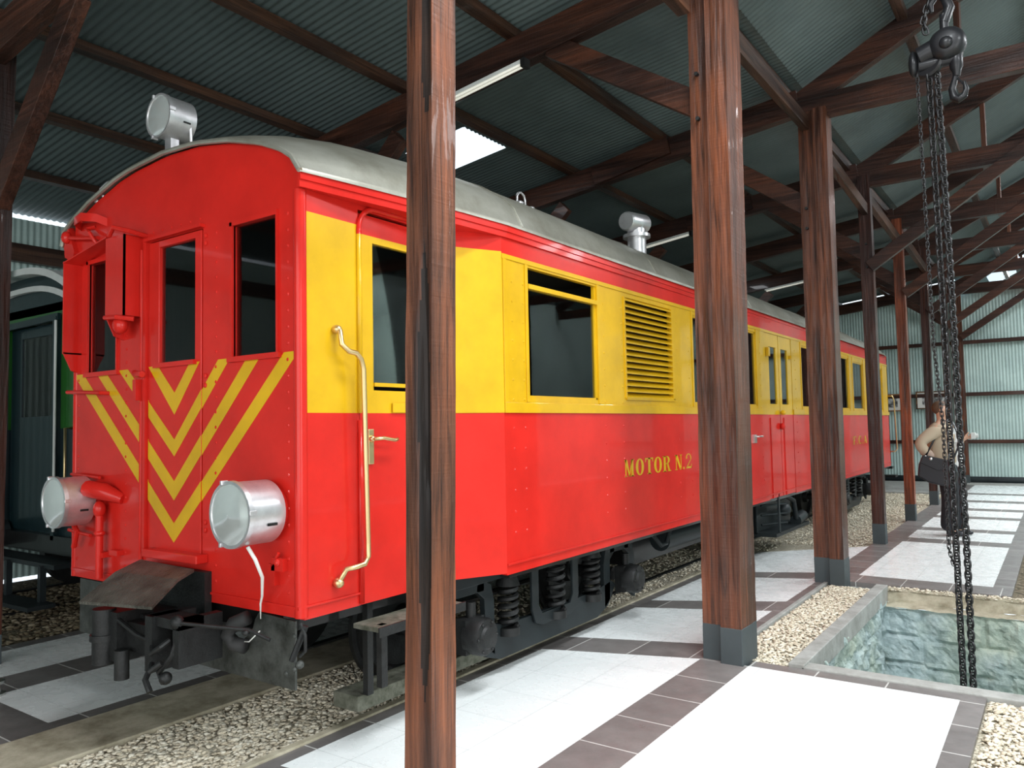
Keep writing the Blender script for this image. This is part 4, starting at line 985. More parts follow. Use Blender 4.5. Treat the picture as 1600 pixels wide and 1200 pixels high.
# underframe & bogies
uf = MB('black'); uf.box(-4.9, -3.1, 2.45, YE - 0.1, 0.58, ZBOT + 0.02); uf.box(-4.8, -3.2, 6.3, 8.6, 0.30, 0.6); uf.box(-2.80, -2.73, 3.8, YE - 0.05, 0.655, 0.69); uf.box(-4.8, -3.2, 13.9, 16.1, 0.45, 0.6)
uf.build('underframe', car)
tk = MB('darkgrey'); tk.cyl((-3.05, 6.6, 0.50), (-3.05, 7.7, 0.50), 0.10, n=20); tk.cyl((-2.98, 7.75, 0.52), (-2.98, 8.3, 0.52), 0.12, n=20); tk.tube([(-2.95, 6.2, 0.62), (-2.9, 6.3, 0.5), (-2.92, 6.45, 0.5), (-2.9, 6.5, 0.62)], 0.02, 8)
tk.tube([(-3.0, 6.1, 0.6), (-2.95, 6.9, 0.62), (-2.95, 8.8, 0.62)], 0.015, 8); tk.build('air_reservoirs', car, smooth=True)
def spring(mb, x, y, z0, z1, R, r, turns):
    n = int(turns * 14); mb.tube([(x + R * math.cos(2 * PI * turns * k / n), y + R * math.sin(2 * PI * turns * k / n), z0 + (z1 - z0) * k / n) for k in range(n + 1)], r, 6)
def bogie(yc, label):
    """a bogie centred at yc, wheelbase 2.0"""
    fo = None
    for sx in (-2.97, 2 * CX + 2.97):
        o = MB('darkgrey')
        sg = 1 if sx > CX else -1
        pf = [(yc - 1.0, 0.30), (yc - 0.75, 0.14), (yc - 0.62, 0.10), (yc + 0.62, 0.10), (yc + 0.80, 0.16), (yc + 0.92, 0.30), (yc + 0.85, 0.34), (yc + 0.6, 0.30), (yc - 0.55, 0.30), (yc - 0.72, 0.34)]
        o.prism(pf, lambda u, v, t: (t, u, v), sx - 0.02, sx + 0.02)
        # arched horn guides over the axle boxes
        for ya, wd in ((yc - 0.98, 0.30), (yc + 1.0, 0.26)):
            for s_ in (-1, 1):
                o.prism([(ya + s_ * wd, 0.14), (ya + s_ * (wd - 0.09), 0.20), (ya + s_ * (wd - 0.10), 0.50), (ya + s_ * (wd - 0.18), 0.56), (ya + s_ * (wd - 0.16), 0.64), (ya + s_ * (wd - 0.03), 0.58), (ya + s_ * wd, 0.48)], lambda u, v, t: (t, u, v), sx - 0.02, sx + 0.02)
            o.box(sx - 0.02, sx + 0.02, ya - wd + 0.1, ya + wd - 0.1, 0.55, 0.64)
        # centre U hanger
        U = [(yc - 0.30, 0.66), (yc - 0.30, 0.34), (yc - 0.26, 0.25), (yc - 0.18, 0.22), (yc + 0.18, 0.22), (yc + 0.26, 0.25), (yc + 0.30, 0.34), (yc + 0.30, 0.66), (yc + 0.22, 0.66), (yc + 0.22, 0.36), (yc + 0.18, 0.30), (yc - 0.18, 0.30), (yc - 0.22, 0.36), (yc - 0.22, 0.66)]
        o.prism(U, lambda u, v, t: (t, u, v), sx + sg * 0.03, sx + sg * 0.05)
        o.box(sx - 0.05, sx + 0.03, yc - 1.2, yc + 1.2, 0.60, 0.67)
        o2 = o.build('bogie_frame', car, bevel=0.004); o2['label'] = label + (' near side' if sg > 0 else ' far side')
        fo = fo or o2
    for sx in (-2.97, 2 * CX + 2.97):
        sg = 1 if sx > CX else -1
        for dy, z0, z1 in ((-0.55, 0.29, 0.55), (0.02, 0.28, 0.60), (0.52, 0.30, 0.57)):
            m = MB('iron'); spring(m, sx + sg * 0.03, yc + dy, z0, z1, 0.055, 0.017, 5.5); m.cyl((sx + sg * 0.03, yc + dy, z1), (sx + sg * 0.03, yc + dy, z1 + 0.07), 0.08, 0.055, n=16); m.cyl((sx + sg * 0.03, yc + dy, z0 - 0.05), (sx + sg * 0.03, yc + dy, z0), 0.075, n=16)
            m.build('coil_spring', fo, smooth=True)
        for ya in (yc - 0.98, yc + 1.0):
            m = MB('iron'); x_ = sx + sg * 0.02
            m.box(min(x_, x_ + sg * 0.08), max(x_, x_ + sg * 0.08), ya - 0.09, ya + 0.09, 0.24, 0.44)
            m.lathe((x_ + sg * 0.06, ya, 0.34), (sg, 0, 0), [(0, 0.11), (0.09, 0.11), (0.11, 0.10), (0.115, 0.07), (0.13, 0.06), (0.135, 0.001)], 24)
            for q in range(6):
                a = q * PI / 3; m.ball((x_ + sg * 0.17, ya + 0.088 * math.cos(a), 0.34 + 0.088 * math.sin(a)), 0.012, 0.012, 0.012, 6, 4)
            m.cyl((x_ + sg * 0.05, ya, 0.44), (x_ + sg * 0.05, ya, 0.53), 0.03, n=12)
            m.build('axle_box', fo, smooth=True)
    for ya in (yc - 0.98, yc + 1.0):
        m = MB('iron')
        for wx in (CX - 0.53, CX + 0.53):
            sg = 1 if wx > CX else -1
            m.lathe((wx - sg * 0.05, ya, 0.36), (sg, 0, 0), [(0, 0.0), (0, 0.38), (0.03, 0.38), (0.035, 0.35), (0.12, 0.345), (0.12, 0.29), (0.08, 0.27), (0.08, 0.1), (0.14, 0.09), (0.14, 0.0)], 40)
        m.cyl((CX - 1.0, ya, 0.36), (CX + 1.0, ya, 0.36), 0.05, n=16); m.build('wheelset', fo, smooth=True)
bogie(4.62, 'front bogie'); bogie(13.9, 'rear bogie')
# ladder step and engine gear amidships
ld = MB('darkgrey'); X_ = -2.72
ld.box(X_ - 0.02, X_, 9.13, 9.17, 0.27, 0.72); ld.box(X_ - 0.25, X_ - 0.22, 9.0, 9.04, 0.27, 0.7); ld.box(X_ - 0.26, X_, 9.0, 10.4, 0.24, 0.28); ld.box(X_ - 0.27, X_ - 0.24, 9.0, 10.4, 0.27, 0.7)
for z in (0.36, 0.47, 0.58): ld.tube([(X_ - 0.2, 9.1, z), (X_ - 0.02, 9.5, z)], 0.012, 6)
ld.tube([(X_ - 0.1, 9.4, 0.64), (X_ - 0.05, 9.6, 0.66), (X_ - 0.05, 9.9, 0.58), (X_ - 0.05, 10.0, 0.35)], 0.03, 10); ld.ball((X_ - 0.08, 9.6, 0.5), 0.08, 0.1, 0.08); ld.cyl((X_ - 0.06, 10.0, 0.32), (X_ - 0.06, 10.3, 0.36), 0.07, n=14)
ld.build('engine_gear', car, smooth=True)
bf = MB('black'); bf.box(-3.05, -2.85, YE - 0.1, YE + 0.05, 0.35, 0.66); bf.box(-2.95, -2.65, YE, YE + 0.25, 0.46, 0.50); bf.box(-2.9, -2.7, YE + 0.0, YE + 0.2, 0.62, 0.66); bf.build('rear_steps', car)
hr = MB('brass'); hr.tube([(XS, YE - 0.05, 2.0), (XS + 0.08, YE - 0.03, 2.0), (XS + 0.10, YE, 1.92), (XS + 0.12, YE, 1.0), (XS + 0.08, YE, 0.95), (XS, YE - 0.03, 0.95)], 0.012, 8); hr.build('rear_hand_rail', car, smooth='all')
# lettering
def glyph(mb, ch, y, z, h, w, fn):
    def P(poly): mb.prism([(y + px * w, z + pz_ * h) for px, pz_ in poly], fn, 0, 0.0015)
    def ring(cx__, cy__, ro, ri_, hy, hi, a0=0, a1=2 * PI, n=24):
        for k in range(n):
            t0, t1 = a0 + (a1 - a0) * k / n, a0 + (a1 - a0) * (k + 1) / n
            P([(cx__ + ro * math.cos(t0), cy__ + hy * math.sin(t0)), (cx__ + ro * math.cos(t1), cy__ + hy * math.sin(t1)), (cx__ + ri_ * math.cos(t1), cy__ + hi * math.sin(t1)), (cx__ + ri_ * math.cos(t0), cy__ + hi * math.sin(t0))])
    if ch == 'M':
        P([(0.08, 0), (0.17, 0), (0.17, 1), (0.08, 1)]); P([(0.68, 0), (0.90, 0), (0.90, 1), (0.68, 1)])
        P([(0.05, 1), (0.27, 1), (0.55, 0.0), (0.44, 0.0)]); P([(0.72, 1), (0.80, 1), (0.52, 0.0), (0.44, 0.0)])
        P([(0, 0), (0.25, 0), (0.25, .05), (0, .05)]); P([(0.6, 0), (1, 0), (1, .05), (0.6, .05)]); P([(0, .95), (0.2, .95), (0.2, 1), (0, 1)]); P([(0.75, .95), (1, .95), (1, 1), (0.75, 1)])
    if ch == 'O': ring(.5, .5, .48, .20, .51, .44)
    if ch == 'C':
        ring(.5, .5, .48, .20, .51, .44, 0.75, 2 * PI - 0.75); P([(.78, .62), (.86, .62), (.86, .95), (.78, .85)])
    if ch == 'T':
        P([(.38, 0), (.64, 0), (.64, 1), (.38, 1)]); P([(0, .92), (1, .92), (1, 1), (0, 1)]); P([(0, .74), (.06, .74), (.14, .93), (0, .93)]); P([(1, .74), (.94, .74), (.86, .93), (1, .93)]); P([(.25, 0), (.77, 0), (.77, .05), (.25, .05)])
    if ch == 'R':
        P([(.12, 0), (.36, 0), (.36, 1), (.12, 1)]); P([(0, 0), (.48, 0), (.48, .05), (0, .05)]); P([(0, .95), (.5, .95), (.5, 1), (0, 1)])
        ring(.46, .74, .40, .16, .26, .20, -PI / 2, PI / 2, 12); P([(.36, .48), (.5, .48), (.5, .54), (.36, .54)]); P([(.50, .50), (.66, .52), (.88, .05), (.64, .05)]); P([(.64, 0), (1, 0), (1, .06), (.64, .06)])
    if ch == 'N':
        P([(.12, 0), (.20, 0), (.20, 1), (.12, 1)]); P([(.80, 0), (.88, 0), (.88, 1), (.80, 1)]); P([(.06, 1), (.34, 1), (.88, 0), (.66, 0)])
        P([(0, 0), (.32, 0), (.32, .05), (0, .05)]); P([(0, .95), (.3, .95), (.3, 1), (0, 1)]); P([(.68, .95), (1, .95), (1, 1), (.68, 1)])
    if ch == 'F':
        P([(.12, 0), (.38, 0), (.38, 1), (.12, 1)]); P([(0, 0), (.5, 0), (.5, .05), (0, .05)]); P([(0, .92), (.95, .92), (.95, 1), (0, 1)]); P([(.89, .70), (.95, .70), (.95, .95), (.82, .95)]); P([(.3, .46), (.65, .46), (.65, .54), (.3, .54)])
    if ch == 'A':
        P([(.42, 1), (.6, 1), (.98, 0), (.68, 0)]); P([(.45, 1), (.53, 1), (.16, 0), (.08, 0)]); P([(.25, .3), (.75, .3), (.75, .37), (.25, .37)])
    if ch == '.': P([(.2, 0), (.8, 0), (.8, .15), (.2, .15)])
    if ch == '2':
        ring(.47, .70, .44, .30, .31, .26, -0.35, PI * 0.93, 16); P([(.88, .60), (.72, .56), (.05, .06), (.20, .06)]); P([(.05, 0), (.92, 0), (.92, .12), (.05, .12)]); P([(.86, 0), (.92, 0), (.96, .28), (.88, .28)]); ring(.13, .72, .10, .001, .07, .001, 0, 2 * PI, 10)
side_fn = lambda u, v, t: (XS + 0.0012 + t, u, v)
lt = MB('yellow'); z0 = 1.158; hh = 0.128
for ch, y_, w_ in (('M', 5.29, .165), ('O', 5.475, .15), ('T', 5.645, .145), ('O', 5.805, .155), ('R', 5.975, .165), ('N', 6.225, .15), ('.', 6.385, .045), ('2', 6.455, .135)):
    glyph(lt, ch, y_, z0 + (0.0 if ch != '2' else 0.002), hh, w_, side_fn)
lt.build('lettering', car, fixn=True)['label'] = 'yellow painted letters MOTOR N.2'
lt = MB('yellow')
for ch, y_, w_ in (('F', 13.12, .22), ('.', 13.37, .06), ('C', 13.50, .24), ('.', 13.78, .06), ('A', 13.90, .26)): glyph(lt, ch, y_, 1.17, 0.13, w_, side_fn)
lt.build('lettering', car)['label'] = 'yellow painted letters F.C.A'

# ------------------------------------------------------------------ green carriage at the left
gc = empty('railway_carriage', (-8.35, 9, 0)); tag(gc, 'dark green carriage with pale roof edge at the left, behind the railcar nose', 'carriage')
GX0, GX1, GY = -9.35, -7.05, 3.4
e = MB('green'); e.panel([GX0, GX1], [0.62, 1.62, 2.78], [(-8.52, -7.46, 0.62, 2.62)], lambda u, v, t: (u, GY - t, v), 0.05, lambda u, v: 'green' if v > 1.62 else 'navy'); e.build('end_wall', gc)
e = MB('navy'); e.panel([-8.50, -7.50], [0.64, 1.62, 2.60], [(-8.28, -7.62, 1.74, 2.50)], lambda u, v, t: (u, GY + 0.03 - t, v), 0.04, lambda u, v: 'navy'); gd = e.build('end_door', gc)
e = MB('glass'); e.box(-8.28, -7.62, GY + 0.04, GY + 0.045, 1.74, 2.50); e.build('pane', gd)
e = MB('navy'); e.beam((-8.56, GY - 0.03, 2.62), (-7.40, GY - 0.03, 2.64), 0.03, 0.06); e.box(-8.56, -8.50, GY - 0.05, GY, 0.62, 2.6); e.box(-7.48, -7.42, GY - 0.05, GY, 0.62, 2.64); e.build('door_frame', gc)
e = MB('green'); e.panel([GY, 17], [0.62, 1.62, 2.42, 2.86], [(4 + 1.3 * k, 4.8 + 1.3 * k, 1.72, 2.32) for k in range(9)], lambda u, v, t: (GX1 + t, u, v), 0.05, lambda u, v: 'whitepaint' if v > 2.42 else 'green' if v > 1.62 else 'navy')
e.cur = 'green'
e.panel([GY, 17], [0.62, 2.78], [(4 + 1.3 * k, 4.8 + 1.3 * k, 1.75, 2.45) for k in range(9)], lambda u, v, t: (GX0 - t, u, v), 0.05); e.build('side_wall', gc)
e = MB('whitepaint'); gcx = (GX0 + GX1) / 2; gw_ = (GX1 - GX0) / 2 + 0.06
gz = lambda t, h: h * (1 - abs(t) ** 2.6)
prof = [(gcx + gw_ * math.cos(a), 2.87 + gz(math.cos(a), 0.27)) for a in [PI * k / 24 for k in range(25)]]; prof2 = [(gcx + (gw_ - 0.04) * math.cos(a), 2.81 + gz(math.cos(a), 0.27)) for a in [PI * k / 24 for k in range(25)]]
for k in range(24): e.prism([prof[k], prof[k + 1], prof2[k + 1], prof2[k]], lambda u, v, t: (u, t, v), GY - 0.12, 17.1)
pr3 = [(x, z - 0.16) for x, z in prof]; pr4 = [(x, z - 0.15) for x, z in prof2]
for k in range(24): e.prism([pr3[k], pr3[k + 1], pr4[k + 1], pr4[k]], lambda u, v, t: (u, t, v), GY - 0.04, GY)
e.build('roof', gc, smooth=True)
e = MB('navy'); 
for k in range(24): pass
e.prism([(GX0, 2.7)] + [(GX1, 2.7)] + prof2, lambda u, v, t: (u, t, v), GY, GY + 0.05); e.build('end_arch', gc)
e = MB('black'); e.box(GX0, GX1, GY - 0.05, 17, 0.5, 0.66); e.box(-8.9, -7.5, 4.2, 16, 0.2, 0.5); e.build('underframe', gc)
e = MB('darkgrey'); e.box(GX0, -7.02, GY - 0.22, GY - 0.0, 0.42, 0.46); e.beam((GX0, GY - 0.3, 0.09), (-7.05, GY - 0.3, 0.12), 0.22, 0.035)
for x in (-8.7, -7.9, -7.25): e.box(x, x + 0.05, GY - 0.25, GY - 0.2, 0.1, 0.44)
e.cyl((-8.5, GY - 0.35, 0.62), (-8.5, GY, 0.62), 0.12, n=20); e.build('end_steps', gc)
e = MB('brass'); e.tube([(-7.20, GY, 1.62), (-7.20, GY - 0.06, 1.62), (-7.20, GY - 0.06, 0.9), (-7.20, GY, 0.9)], 0.013, 8); e.build('hand_rail', gc, smooth='all')
e = MB('whitepaint'); e.cyl((-7.40, GY - 0.06, 0.7), (-7.40, GY - 0.06, 2.6), 0.012, n=8); e.build('downpipe', gc)
for yb_ in (5.0, 14.5):
    e = MB('iron')
    for dy in (-0.8, 0.8):
        for wx in (-8.7, -7.65): e.cyl((wx - 0.06, yb_ + dy, 0.36), (wx + 0.06, yb_ + dy, 0.36), 0.38, n=32)
        e.cyl((-8.9, yb_ + dy, 0.36), (-7.4, yb_ + dy, 0.36), 0.05, n=12)
    e.build('wheelset', gc)

# rails
for i, (x, y0_, y1_) in enumerate(((CX - 0.53, 3.5, 18.2), (CX + 0.53, 3.5, 18.2), (-8.7, 0.5, 18.2), (-7.65, 0.5, 18.2))):
    r = MB('iron'); r.box(x - 0.03, x + 0.03, y0_, y1_, -0.045, -0.02); r.box(x - 0.008, x + 0.008, y0_, y1_, -0.02, 0.0); r.box(x - 0.025, x + 0.025, y0_, y1_, -0.012, 0.003)
    tag(r.build('rail', bevel=0.003), ['left rail under the red railcar', 'right rail under the red railcar', 'left rail under the green carriage', 'right rail under the green carriage'][i], 'rail', 'steel rails')

# small chromed stud on the tiles at the left edge
r = MB('chrome'); r.lathe((-5.33, 2.09, 0.0), (0, 0, 1), [(0, 0.0), (0, 0.055), (0.012, 0.055), (0.02, 0.03), (0.06, 0.026), (0.068, 0.05), (0.085, 0.05), (0.095, 0.02), (0.1, 0.001)], 20)
tag(r.build('floor_stud', smooth=True), 'small chromed floor stud at the left edge of the dark tile band', 'stud')

# framed photographs
def picture(x0, x1, z0, z1, label):
    r = empty('framed_photograph', ((x0 + x1) / 2, 21.72, z0)); tag(r, label, 'picture', 'framed photographs on the far wall')
    m = MB('frame_wood'); t = 0.03
    m.box(x0, x1, 21.68, 21.72, z1 - t, z1); m.box(x0, x1, 21.68, 21.72, z0, z0 + t); m.box(x0, x0 + t, 21.68, 21.72, z0, z1); m.box(x1 - t, x1, 21.68, 21.72, z0, z1); m.build('frame', r)
    m = MB('paper'); m.box(x0 + t, x1 - t, 21.70, 21.715, z0 + t, z1 - t); m.build('mount', r)
    m = MB('photo'); m.box(x0 + 0.14, x1 - 0.14, 21.694, 21.70, z0 + 0.10, z1 - 0.1); m.build('print', r)
picture(-3.95, -3.26, 1.76, 2.20, 'wooden framed photograph just right of the railcar tail')
picture(-2.98, -2.22, 1.80, 2.24, 'wooden framed photograph above and left of the person')
m = MB('lamp_on'); m.ball((-1.95, 21.6, 4.72), 0.06, 0.06, 0.06); tag(m.build('wall_lamp', smooth='all'), 'small bluish glowing lamp high on the far wall', 'lamp')
m = MB('whitepaint'); m.cyl((-2.12, 21.6, 0.1), (-2.12, 21.6, 4.4), 0.03, n=10); tag(m.build('conduit_pipe', smooth=True), 'thin pale vertical pipe on the far wall behind the chains', 'pipe')

# ------------------------------------------------------------------ chain hoist
nmat('gloss_black', (0.012, 0.012, 0.014), 0.42, 0.0, 0.12, 0.35)
ho = empty('chain_hoist', (-0.65, 6.5, 3.8)); tag(ho, 'black chain hoist hanging from the roof over the pit', 'hoist')
HY = 6.5
h = MB('gloss_black')
h.lathe((-0.57, HY - 0.10, 4.32), (0, 1, 0), [(0, 0.0), (0.0, 0.07), (0.02, 0.105), (0.06, 0.125), (0.12, 0.125), (0.14, 0.11), (0.22, 0.10), (0.24, 0.07), (0.24, 0.0)], 28)
h.lathe((-0.72, HY - 0.02, 4.24), (0.3, 1, 0), [(0, 0.0), (0, 0.11), (0.015, 0.125), (0.05, 0.125), (0.06, 0.11), (0.07, 0.0)], 28)
h.cyl((-0.76, HY, 4.28), (-0.56, HY, 4.34), 0.075, 0.085, n=20); h.cyl((-0.76, HY, 4.21), (-0.52, HY, 4.21), 0.045, n=16); h.ball((-0.80, HY, 4.24), 0.035, 0.06, 0.10)
h.ball((-0.57, HY - 0.11, 4.30), 0.045, 0.03, 0.045); h.cyl((-0.66, HY, 4.36), (-0.5, HY, 4.40), 0.05, n=12)
h.build('hoist_body', ho, smooth=True)
h = MB('gloss_black')
h.cyl((-0.585, HY, 4.40), (-0.585, HY, 4.56), 0.03, n=14); h.tube([(-0.585, HY, 4.50), (-0.545, HY, 4.60), (-0.57, HY, 4.69), (-0.63, HY, 4.72), (-0.67, HY, 4.66), (-0.66, HY, 4.60)], [0.034, 0.038, 0.036, 0.032, 0.024, 0.012], 12)
h.build('top_hook', ho, smooth=True)
h = MB('gloss_black')
h.lathe((-0.52, HY, 4.26), (0, 0, -1), [(0, 0.0), (0, 0.035), (0.03, 0.045), (0.12, 0.045), (0.15, 0.03), (0.19, 0.024), (0.19, 0)], 16)
h.tube([(-0.52, HY, 4.10), (-0.535, HY, 4.05), (-0.555, HY, 3.98), (-0.545, HY, 3.92), (-0.515, HY, 3.895), (-0.48, HY, 3.915), (-0.465, HY, 3.96), (-0.475, HY, 4.02)], [0.02, 0.02, 0.025, 0.03, 0.03, 0.026, 0.02, 0.010], 10)
h.tube([(-0.525, HY, 4.07), (-0.48, HY, 4.0)], 0.008, 6)
h.build('load_hook', ho, smooth=True)
def link(mb, c, d, side, L, W, r):
    """one oval chain link, long axis d"""
    d = d.normalized(); s = side; pts = []
    h_ = L / 2 - W / 2
    for k in range(7): a = -PI / 2 + PI * k / 6; pts.append(c + d * (h_ + math.cos(a) * W / 2) + s * (math.sin(a) * W / 2))
    for k in range(7): a = PI / 2 + PI * k / 6; pts.append(c + d * (-h_ + math.cos(a) * W / 2) + s * (math.sin(a) * W / 2))
    mb.tube(pts, r, 6, closed=True)
def chain(name, pts, pitch, W, r, ang=0.6, lab=None):
    m = MB('chainmetal'); P = [Vector(p) for p in pts]; seg = []; tot = 0
    for a, c in zip(P, P[1:]): seg.append((tot, a, c)); tot += (c - a).length
    n = int(tot / pitch)
    for k in range(n):
        t = (k + 0.5) * pitch
        for (t0, a, c) in seg:
            if t0 <= t <= t0 + (c - a).length: break
        d = (c - a).normalized(); p_ = a + d * (t - t0)
        s1 = Vector((math.cos(ang + 0.15 * math.sin(k * 0.7)), math.sin(ang), 0)); s1 = (s1 - d * s1.dot(d)).normalized(); s2 = d.cross(s1)
        link(m, p_, d, s1 if k % 2 else s2, pitch * 1.42 + r, W, r)
    o = m.build(name, ho, smooth='all', fixn=False)
    if lab: o['label'] = lab
    return o
chain('load_chain', [(-0.70, HY, 4.18), (-0.688, HY, 2.6), (-0.678, HY, 0.5), (-0.675, HY, -0.9)], 0.042, 0.042, 0.0078, 0.9, 'left strand of heavy chain')
chain('load_chain', [(-0.65, HY + 0.02, 4.18), (-0.627, HY + 0.02, 2.6), (-0.612, HY, 0.5), (-0.618, HY, -0.9)], 0.042, 0.042, 0.0078, -0.5, 'right strand of heavy chain')
chain('hand_chain', [(-0.775, HY - 0.03, 4.15), (-0.766, HY - 0.03, 3.25), (-0.754, HY - 0.03, 2.1), (-0.72, HY - 0.03, 1.5), (-0.722, HY - 0.02, 0.60), (-0.70, HY - 0.02, 0.50), (-0.68, HY - 0.02, 0.55)], 0.030, 0.022, 0.0036, 0.4, 'thin hand chain')
chain('hanging_chain', [(-0.68, HY, 4.70), (-0.72, HY, 4.55), (-0.70, HY, 4.42)], 0.042, 0.036, 0.0075, 0.3, 'slack chain end above the hoist')

# ------------------------------------------------------------------ person
def skin(name, parent, verts, edges, radii, mat, root=0, sub=2, loc=(0, 0, 0)):
    me = bpy.data.meshes.new(name); me.from_pydata(verts, edges, []); me.materials.append(MATS[mat])
    o = bpy.data.objects.new(name, me); COL.objects.link(o); o.parent = parent; o.matrix_parent_inverse = Matrix()
    me_ = bpy.data.meshes; o.modifiers.new('skin', 'SKIN')
    if not me.skin_vertices: me.skin_vertices.new() if hasattr(me.skin_vertices, 'new') else None
    sv = me.skin_vertices[0].data if me.skin_vertices else None
    if sv:
        for k, r in enumerate(radii): sv[k].radius = r if isinstance(r, tuple) else (r, r); sv[k].use_root = (k == root)
    s = o.modifiers.new('sub', 'SUBSURF'); s.levels = sub; s.render_levels = sub
    o.modifiers['skin'].use_smooth_shade = True
    return o
PXc, PYc = -1.29, 11.9
pe = empty('person', (PXc, PYc, 0)); tag(pe, 'standing person in beige jacket and black trousers looking up beside the chains', 'person')
# faces +X: forward = +x, right side toward the viewer (-y)
V_ = [(0, 0, 0.93), (0.0, 0, 1.12), (-0.04, 0, 1.32), (-0.06, 0, 1.46), (-0.055, 0, 1.53), (-0.05, 0, 1.60), (-0.035, 0, 1.67), (-0.05, 0, 1.74),
      (0, -0.10, 0.90), (0.02, -0.11, 0.50), (-0.01, -0.11, 0.10), (0.10, -0.12, 0.03),
      (0, 0.10, 0.90), (0.04, 0.11, 0.50), (0.05, 0.11, 0.10), (0.17, 0.12, 0.03),
      (-0.07, -0.18, 1.43), (-0.30, -0.27, 1.24), (-0.17, -0.24, 1.02), (-0.10, -0.21, 0.98),
      (-0.04, 0.18, 1.43), (0.06, 0.22, 1.18), (0.19, 0.10, 1.28), (0.24, 0.06, 1.30)]
E_ = [(0, 1), (1, 2), (2, 3), (3, 4), (4, 5), (5, 6), (6, 7), (0, 8), (8, 9), (9, 10), (10, 11), (0, 12), (12, 13), (13, 14), (14, 15), (3, 16), (16, 17), (17, 18), (18, 19), (3, 20), (20, 21), (21, 22), (22, 23)]
R_s = [(.13, .15), (.12, .14), (.12, .16), (.08, .10), .052, (.075, .068), (.095, .078), (.06, .055), .085, .058, .042, .035, .085, .058, .042, .035, .06, .042, .032, .028, .06, .042, .03, .026]
skin('body', pe, V_, E_, R_s, 'skin')
# clothes
skin('trousers', pe, [(0, 0, 1.0), (0, 0, 0.90), (0.0, -0.10, 0.82), (0.02, -0.11, 0.50), (-0.01, -0.11, 0.05), (0.0, 0.10, 0.82), (0.05, 0.11, 0.50), (0.07, 0.11, 0.05)], [(0, 1), (1, 2), (2, 3), (3, 4), (1, 5), (5, 6), (6, 7)],
     [(.16, .18), (.165, .18), (.13, .12), (.11, .10), (.12, .10), (.13, .12), (.11, .10), (.12, .10)], 'trousers', 1)
skin('jacket', pe, [(-0.05, 0, 0.95), (-0.06, 0, 1.15), (-0.07, 0, 1.35), (-0.06, 0, 1.47), (-0.08, -0.18, 1.41), (-0.30, -0.28, 1.23), (-0.19, -0.25, 1.06), (-0.04, 0.19, 1.42), (0.05, 0.23, 1.18), (0.17, 0.12, 1.26)],
     [(0, 1), (1, 2), (2, 3), (3, 4), (4, 5), (5, 6), (3, 7), (7, 8), (8, 9)], [(.19, .20), (.19, .20), (.17, .20), (.09, .11), .10, .085, .065, .095, .075, .055], 'jacket', 1)
skin('shirt_hem', pe, [(0.05, 0.03, 0.88), (0.06, 0.03, 1.1), (0.02, 0.02, 1.35), (-0.02, 0, 1.46)], [(0, 1), (1, 2), (2, 3)], [(.15, .15), (.13, .14), (.11, .12), .075], 'shirt', 1)
m = MB('hair'); m.ball((-0.062, 0, 1.70), 0.102, 0.090, 0.098, 20, 12); ob = m.build('hair', pe, smooth='all'); ob.matrix_parent_inverse = Matrix()
bmh = bmesh.new(); bmh.from_mesh(ob.data)
bmesh.ops.delete(bmh, geom=[v for v in bmh.verts if (v.co.x > -0.032 and v.co.z < 1.745) or v.co.z < 1.615], context='VERTS'); bmh.to_mesh(ob.data); bmh.free()
m = MB('skin'); m.ball((0.060, 0, 1.675), 0.018, 0.012, 0.016, 10, 6); m.ball((-0.045, -0.086, 1.665), 0.018, 0.012, 0.03, 10, 6); m.ball((-0.045, 0.086, 1.665), 0.018, 0.012, 0.03, 10, 6); m.ball((0.042, 0, 1.625), 0.02, 0.028, 0.008, 10, 6)
ob = m.build('nose_and_ears', pe, smooth='all'); ob.matrix_parent_inverse = Matrix()
m = MB('black'); m.ball((0.040, -0.032, 1.695), 0.010, 0.013, 0.008, 8, 6); m.ball((0.040, 0.032, 1.695), 0.010, 0.013, 0.008, 8, 6); ob = m.build('eyes', pe); ob.matrix_parent_inverse = Matrix()
# hands: palms with five fingers each
def hand(base, d, side, curl):
    d = Vector(d).normalized(); s = Vector(side).normalized(); n_ = d.cross(s); b_ = Vector(base)
    vs = [b_, b_ + d * 0.05]; es = [(0, 1)]; rs = [(.026, .018), (.036, .018)]
    for k, (o_, L) in enumerate(((-0.030, .060), (-0.010, .072), (0.010, .068), (0.030, .052))):
        p0 = b_ + d * 0.085 + s * o_; p1 = p0 + d * L * .5 + n_ * curl * L * .35; p2 = p1 + d * L * .25 + n_ * curl * L * .6
        i = len(vs); vs += [p0, p1, p2]; es += [(1, i), (i, i + 1), (i + 1, i + 2)]; rs += [.011, .009, .008]
    i = len(vs); vs += [b_ + d * 0.03 + s * 0.045, b_ + d * 0.065 + s * 0.06 + n_ * curl * .02]; es += [(0, i), (i, i + 1)]; rs += [.012, .009]
    return [tuple(v) for v in vs], es, rs
for bs_, dd_, ss_, cu in (((-0.13, -0.225, 1.0), (0.55, 0.1, -0.5), (0.3, 0.8, 0.3), 0.8), ((0.20, 0.08, 1.285), (0.8, -0.3, 0.25), (0.1, 0.2, 1), 1.0)):
    v_, e_, r_ = hand(bs_, dd_, ss_, cu); skin('hand', pe, v_, e_, r_, 'skin', 0, 1)
skin('cuff', pe, [(-0.22, -0.262, 1.13), (-0.15, -0.235, 1.02)], [(0, 1)], [.07, .058], 'cuff', 0, 1)
for x, y in ((0.0, -0.115), (0.08, 0.115)):
    skin('shoe', pe, [(x - 0.05, y, 0.045), (x + 0.06, y, 0.045), (x + 0.17, y - 0.01, 0.032)], [(0, 1), (1, 2)], [(.042, .042), (.045, .04), (.04, .028)], 'leather', 0, 2)
bg = empty('shoulder_bag', (PXc - 0.08, PYc - 0.33, 0.80)); tag(bg, 'black shoulder bag hanging at the hip of the standing person', 'bag')
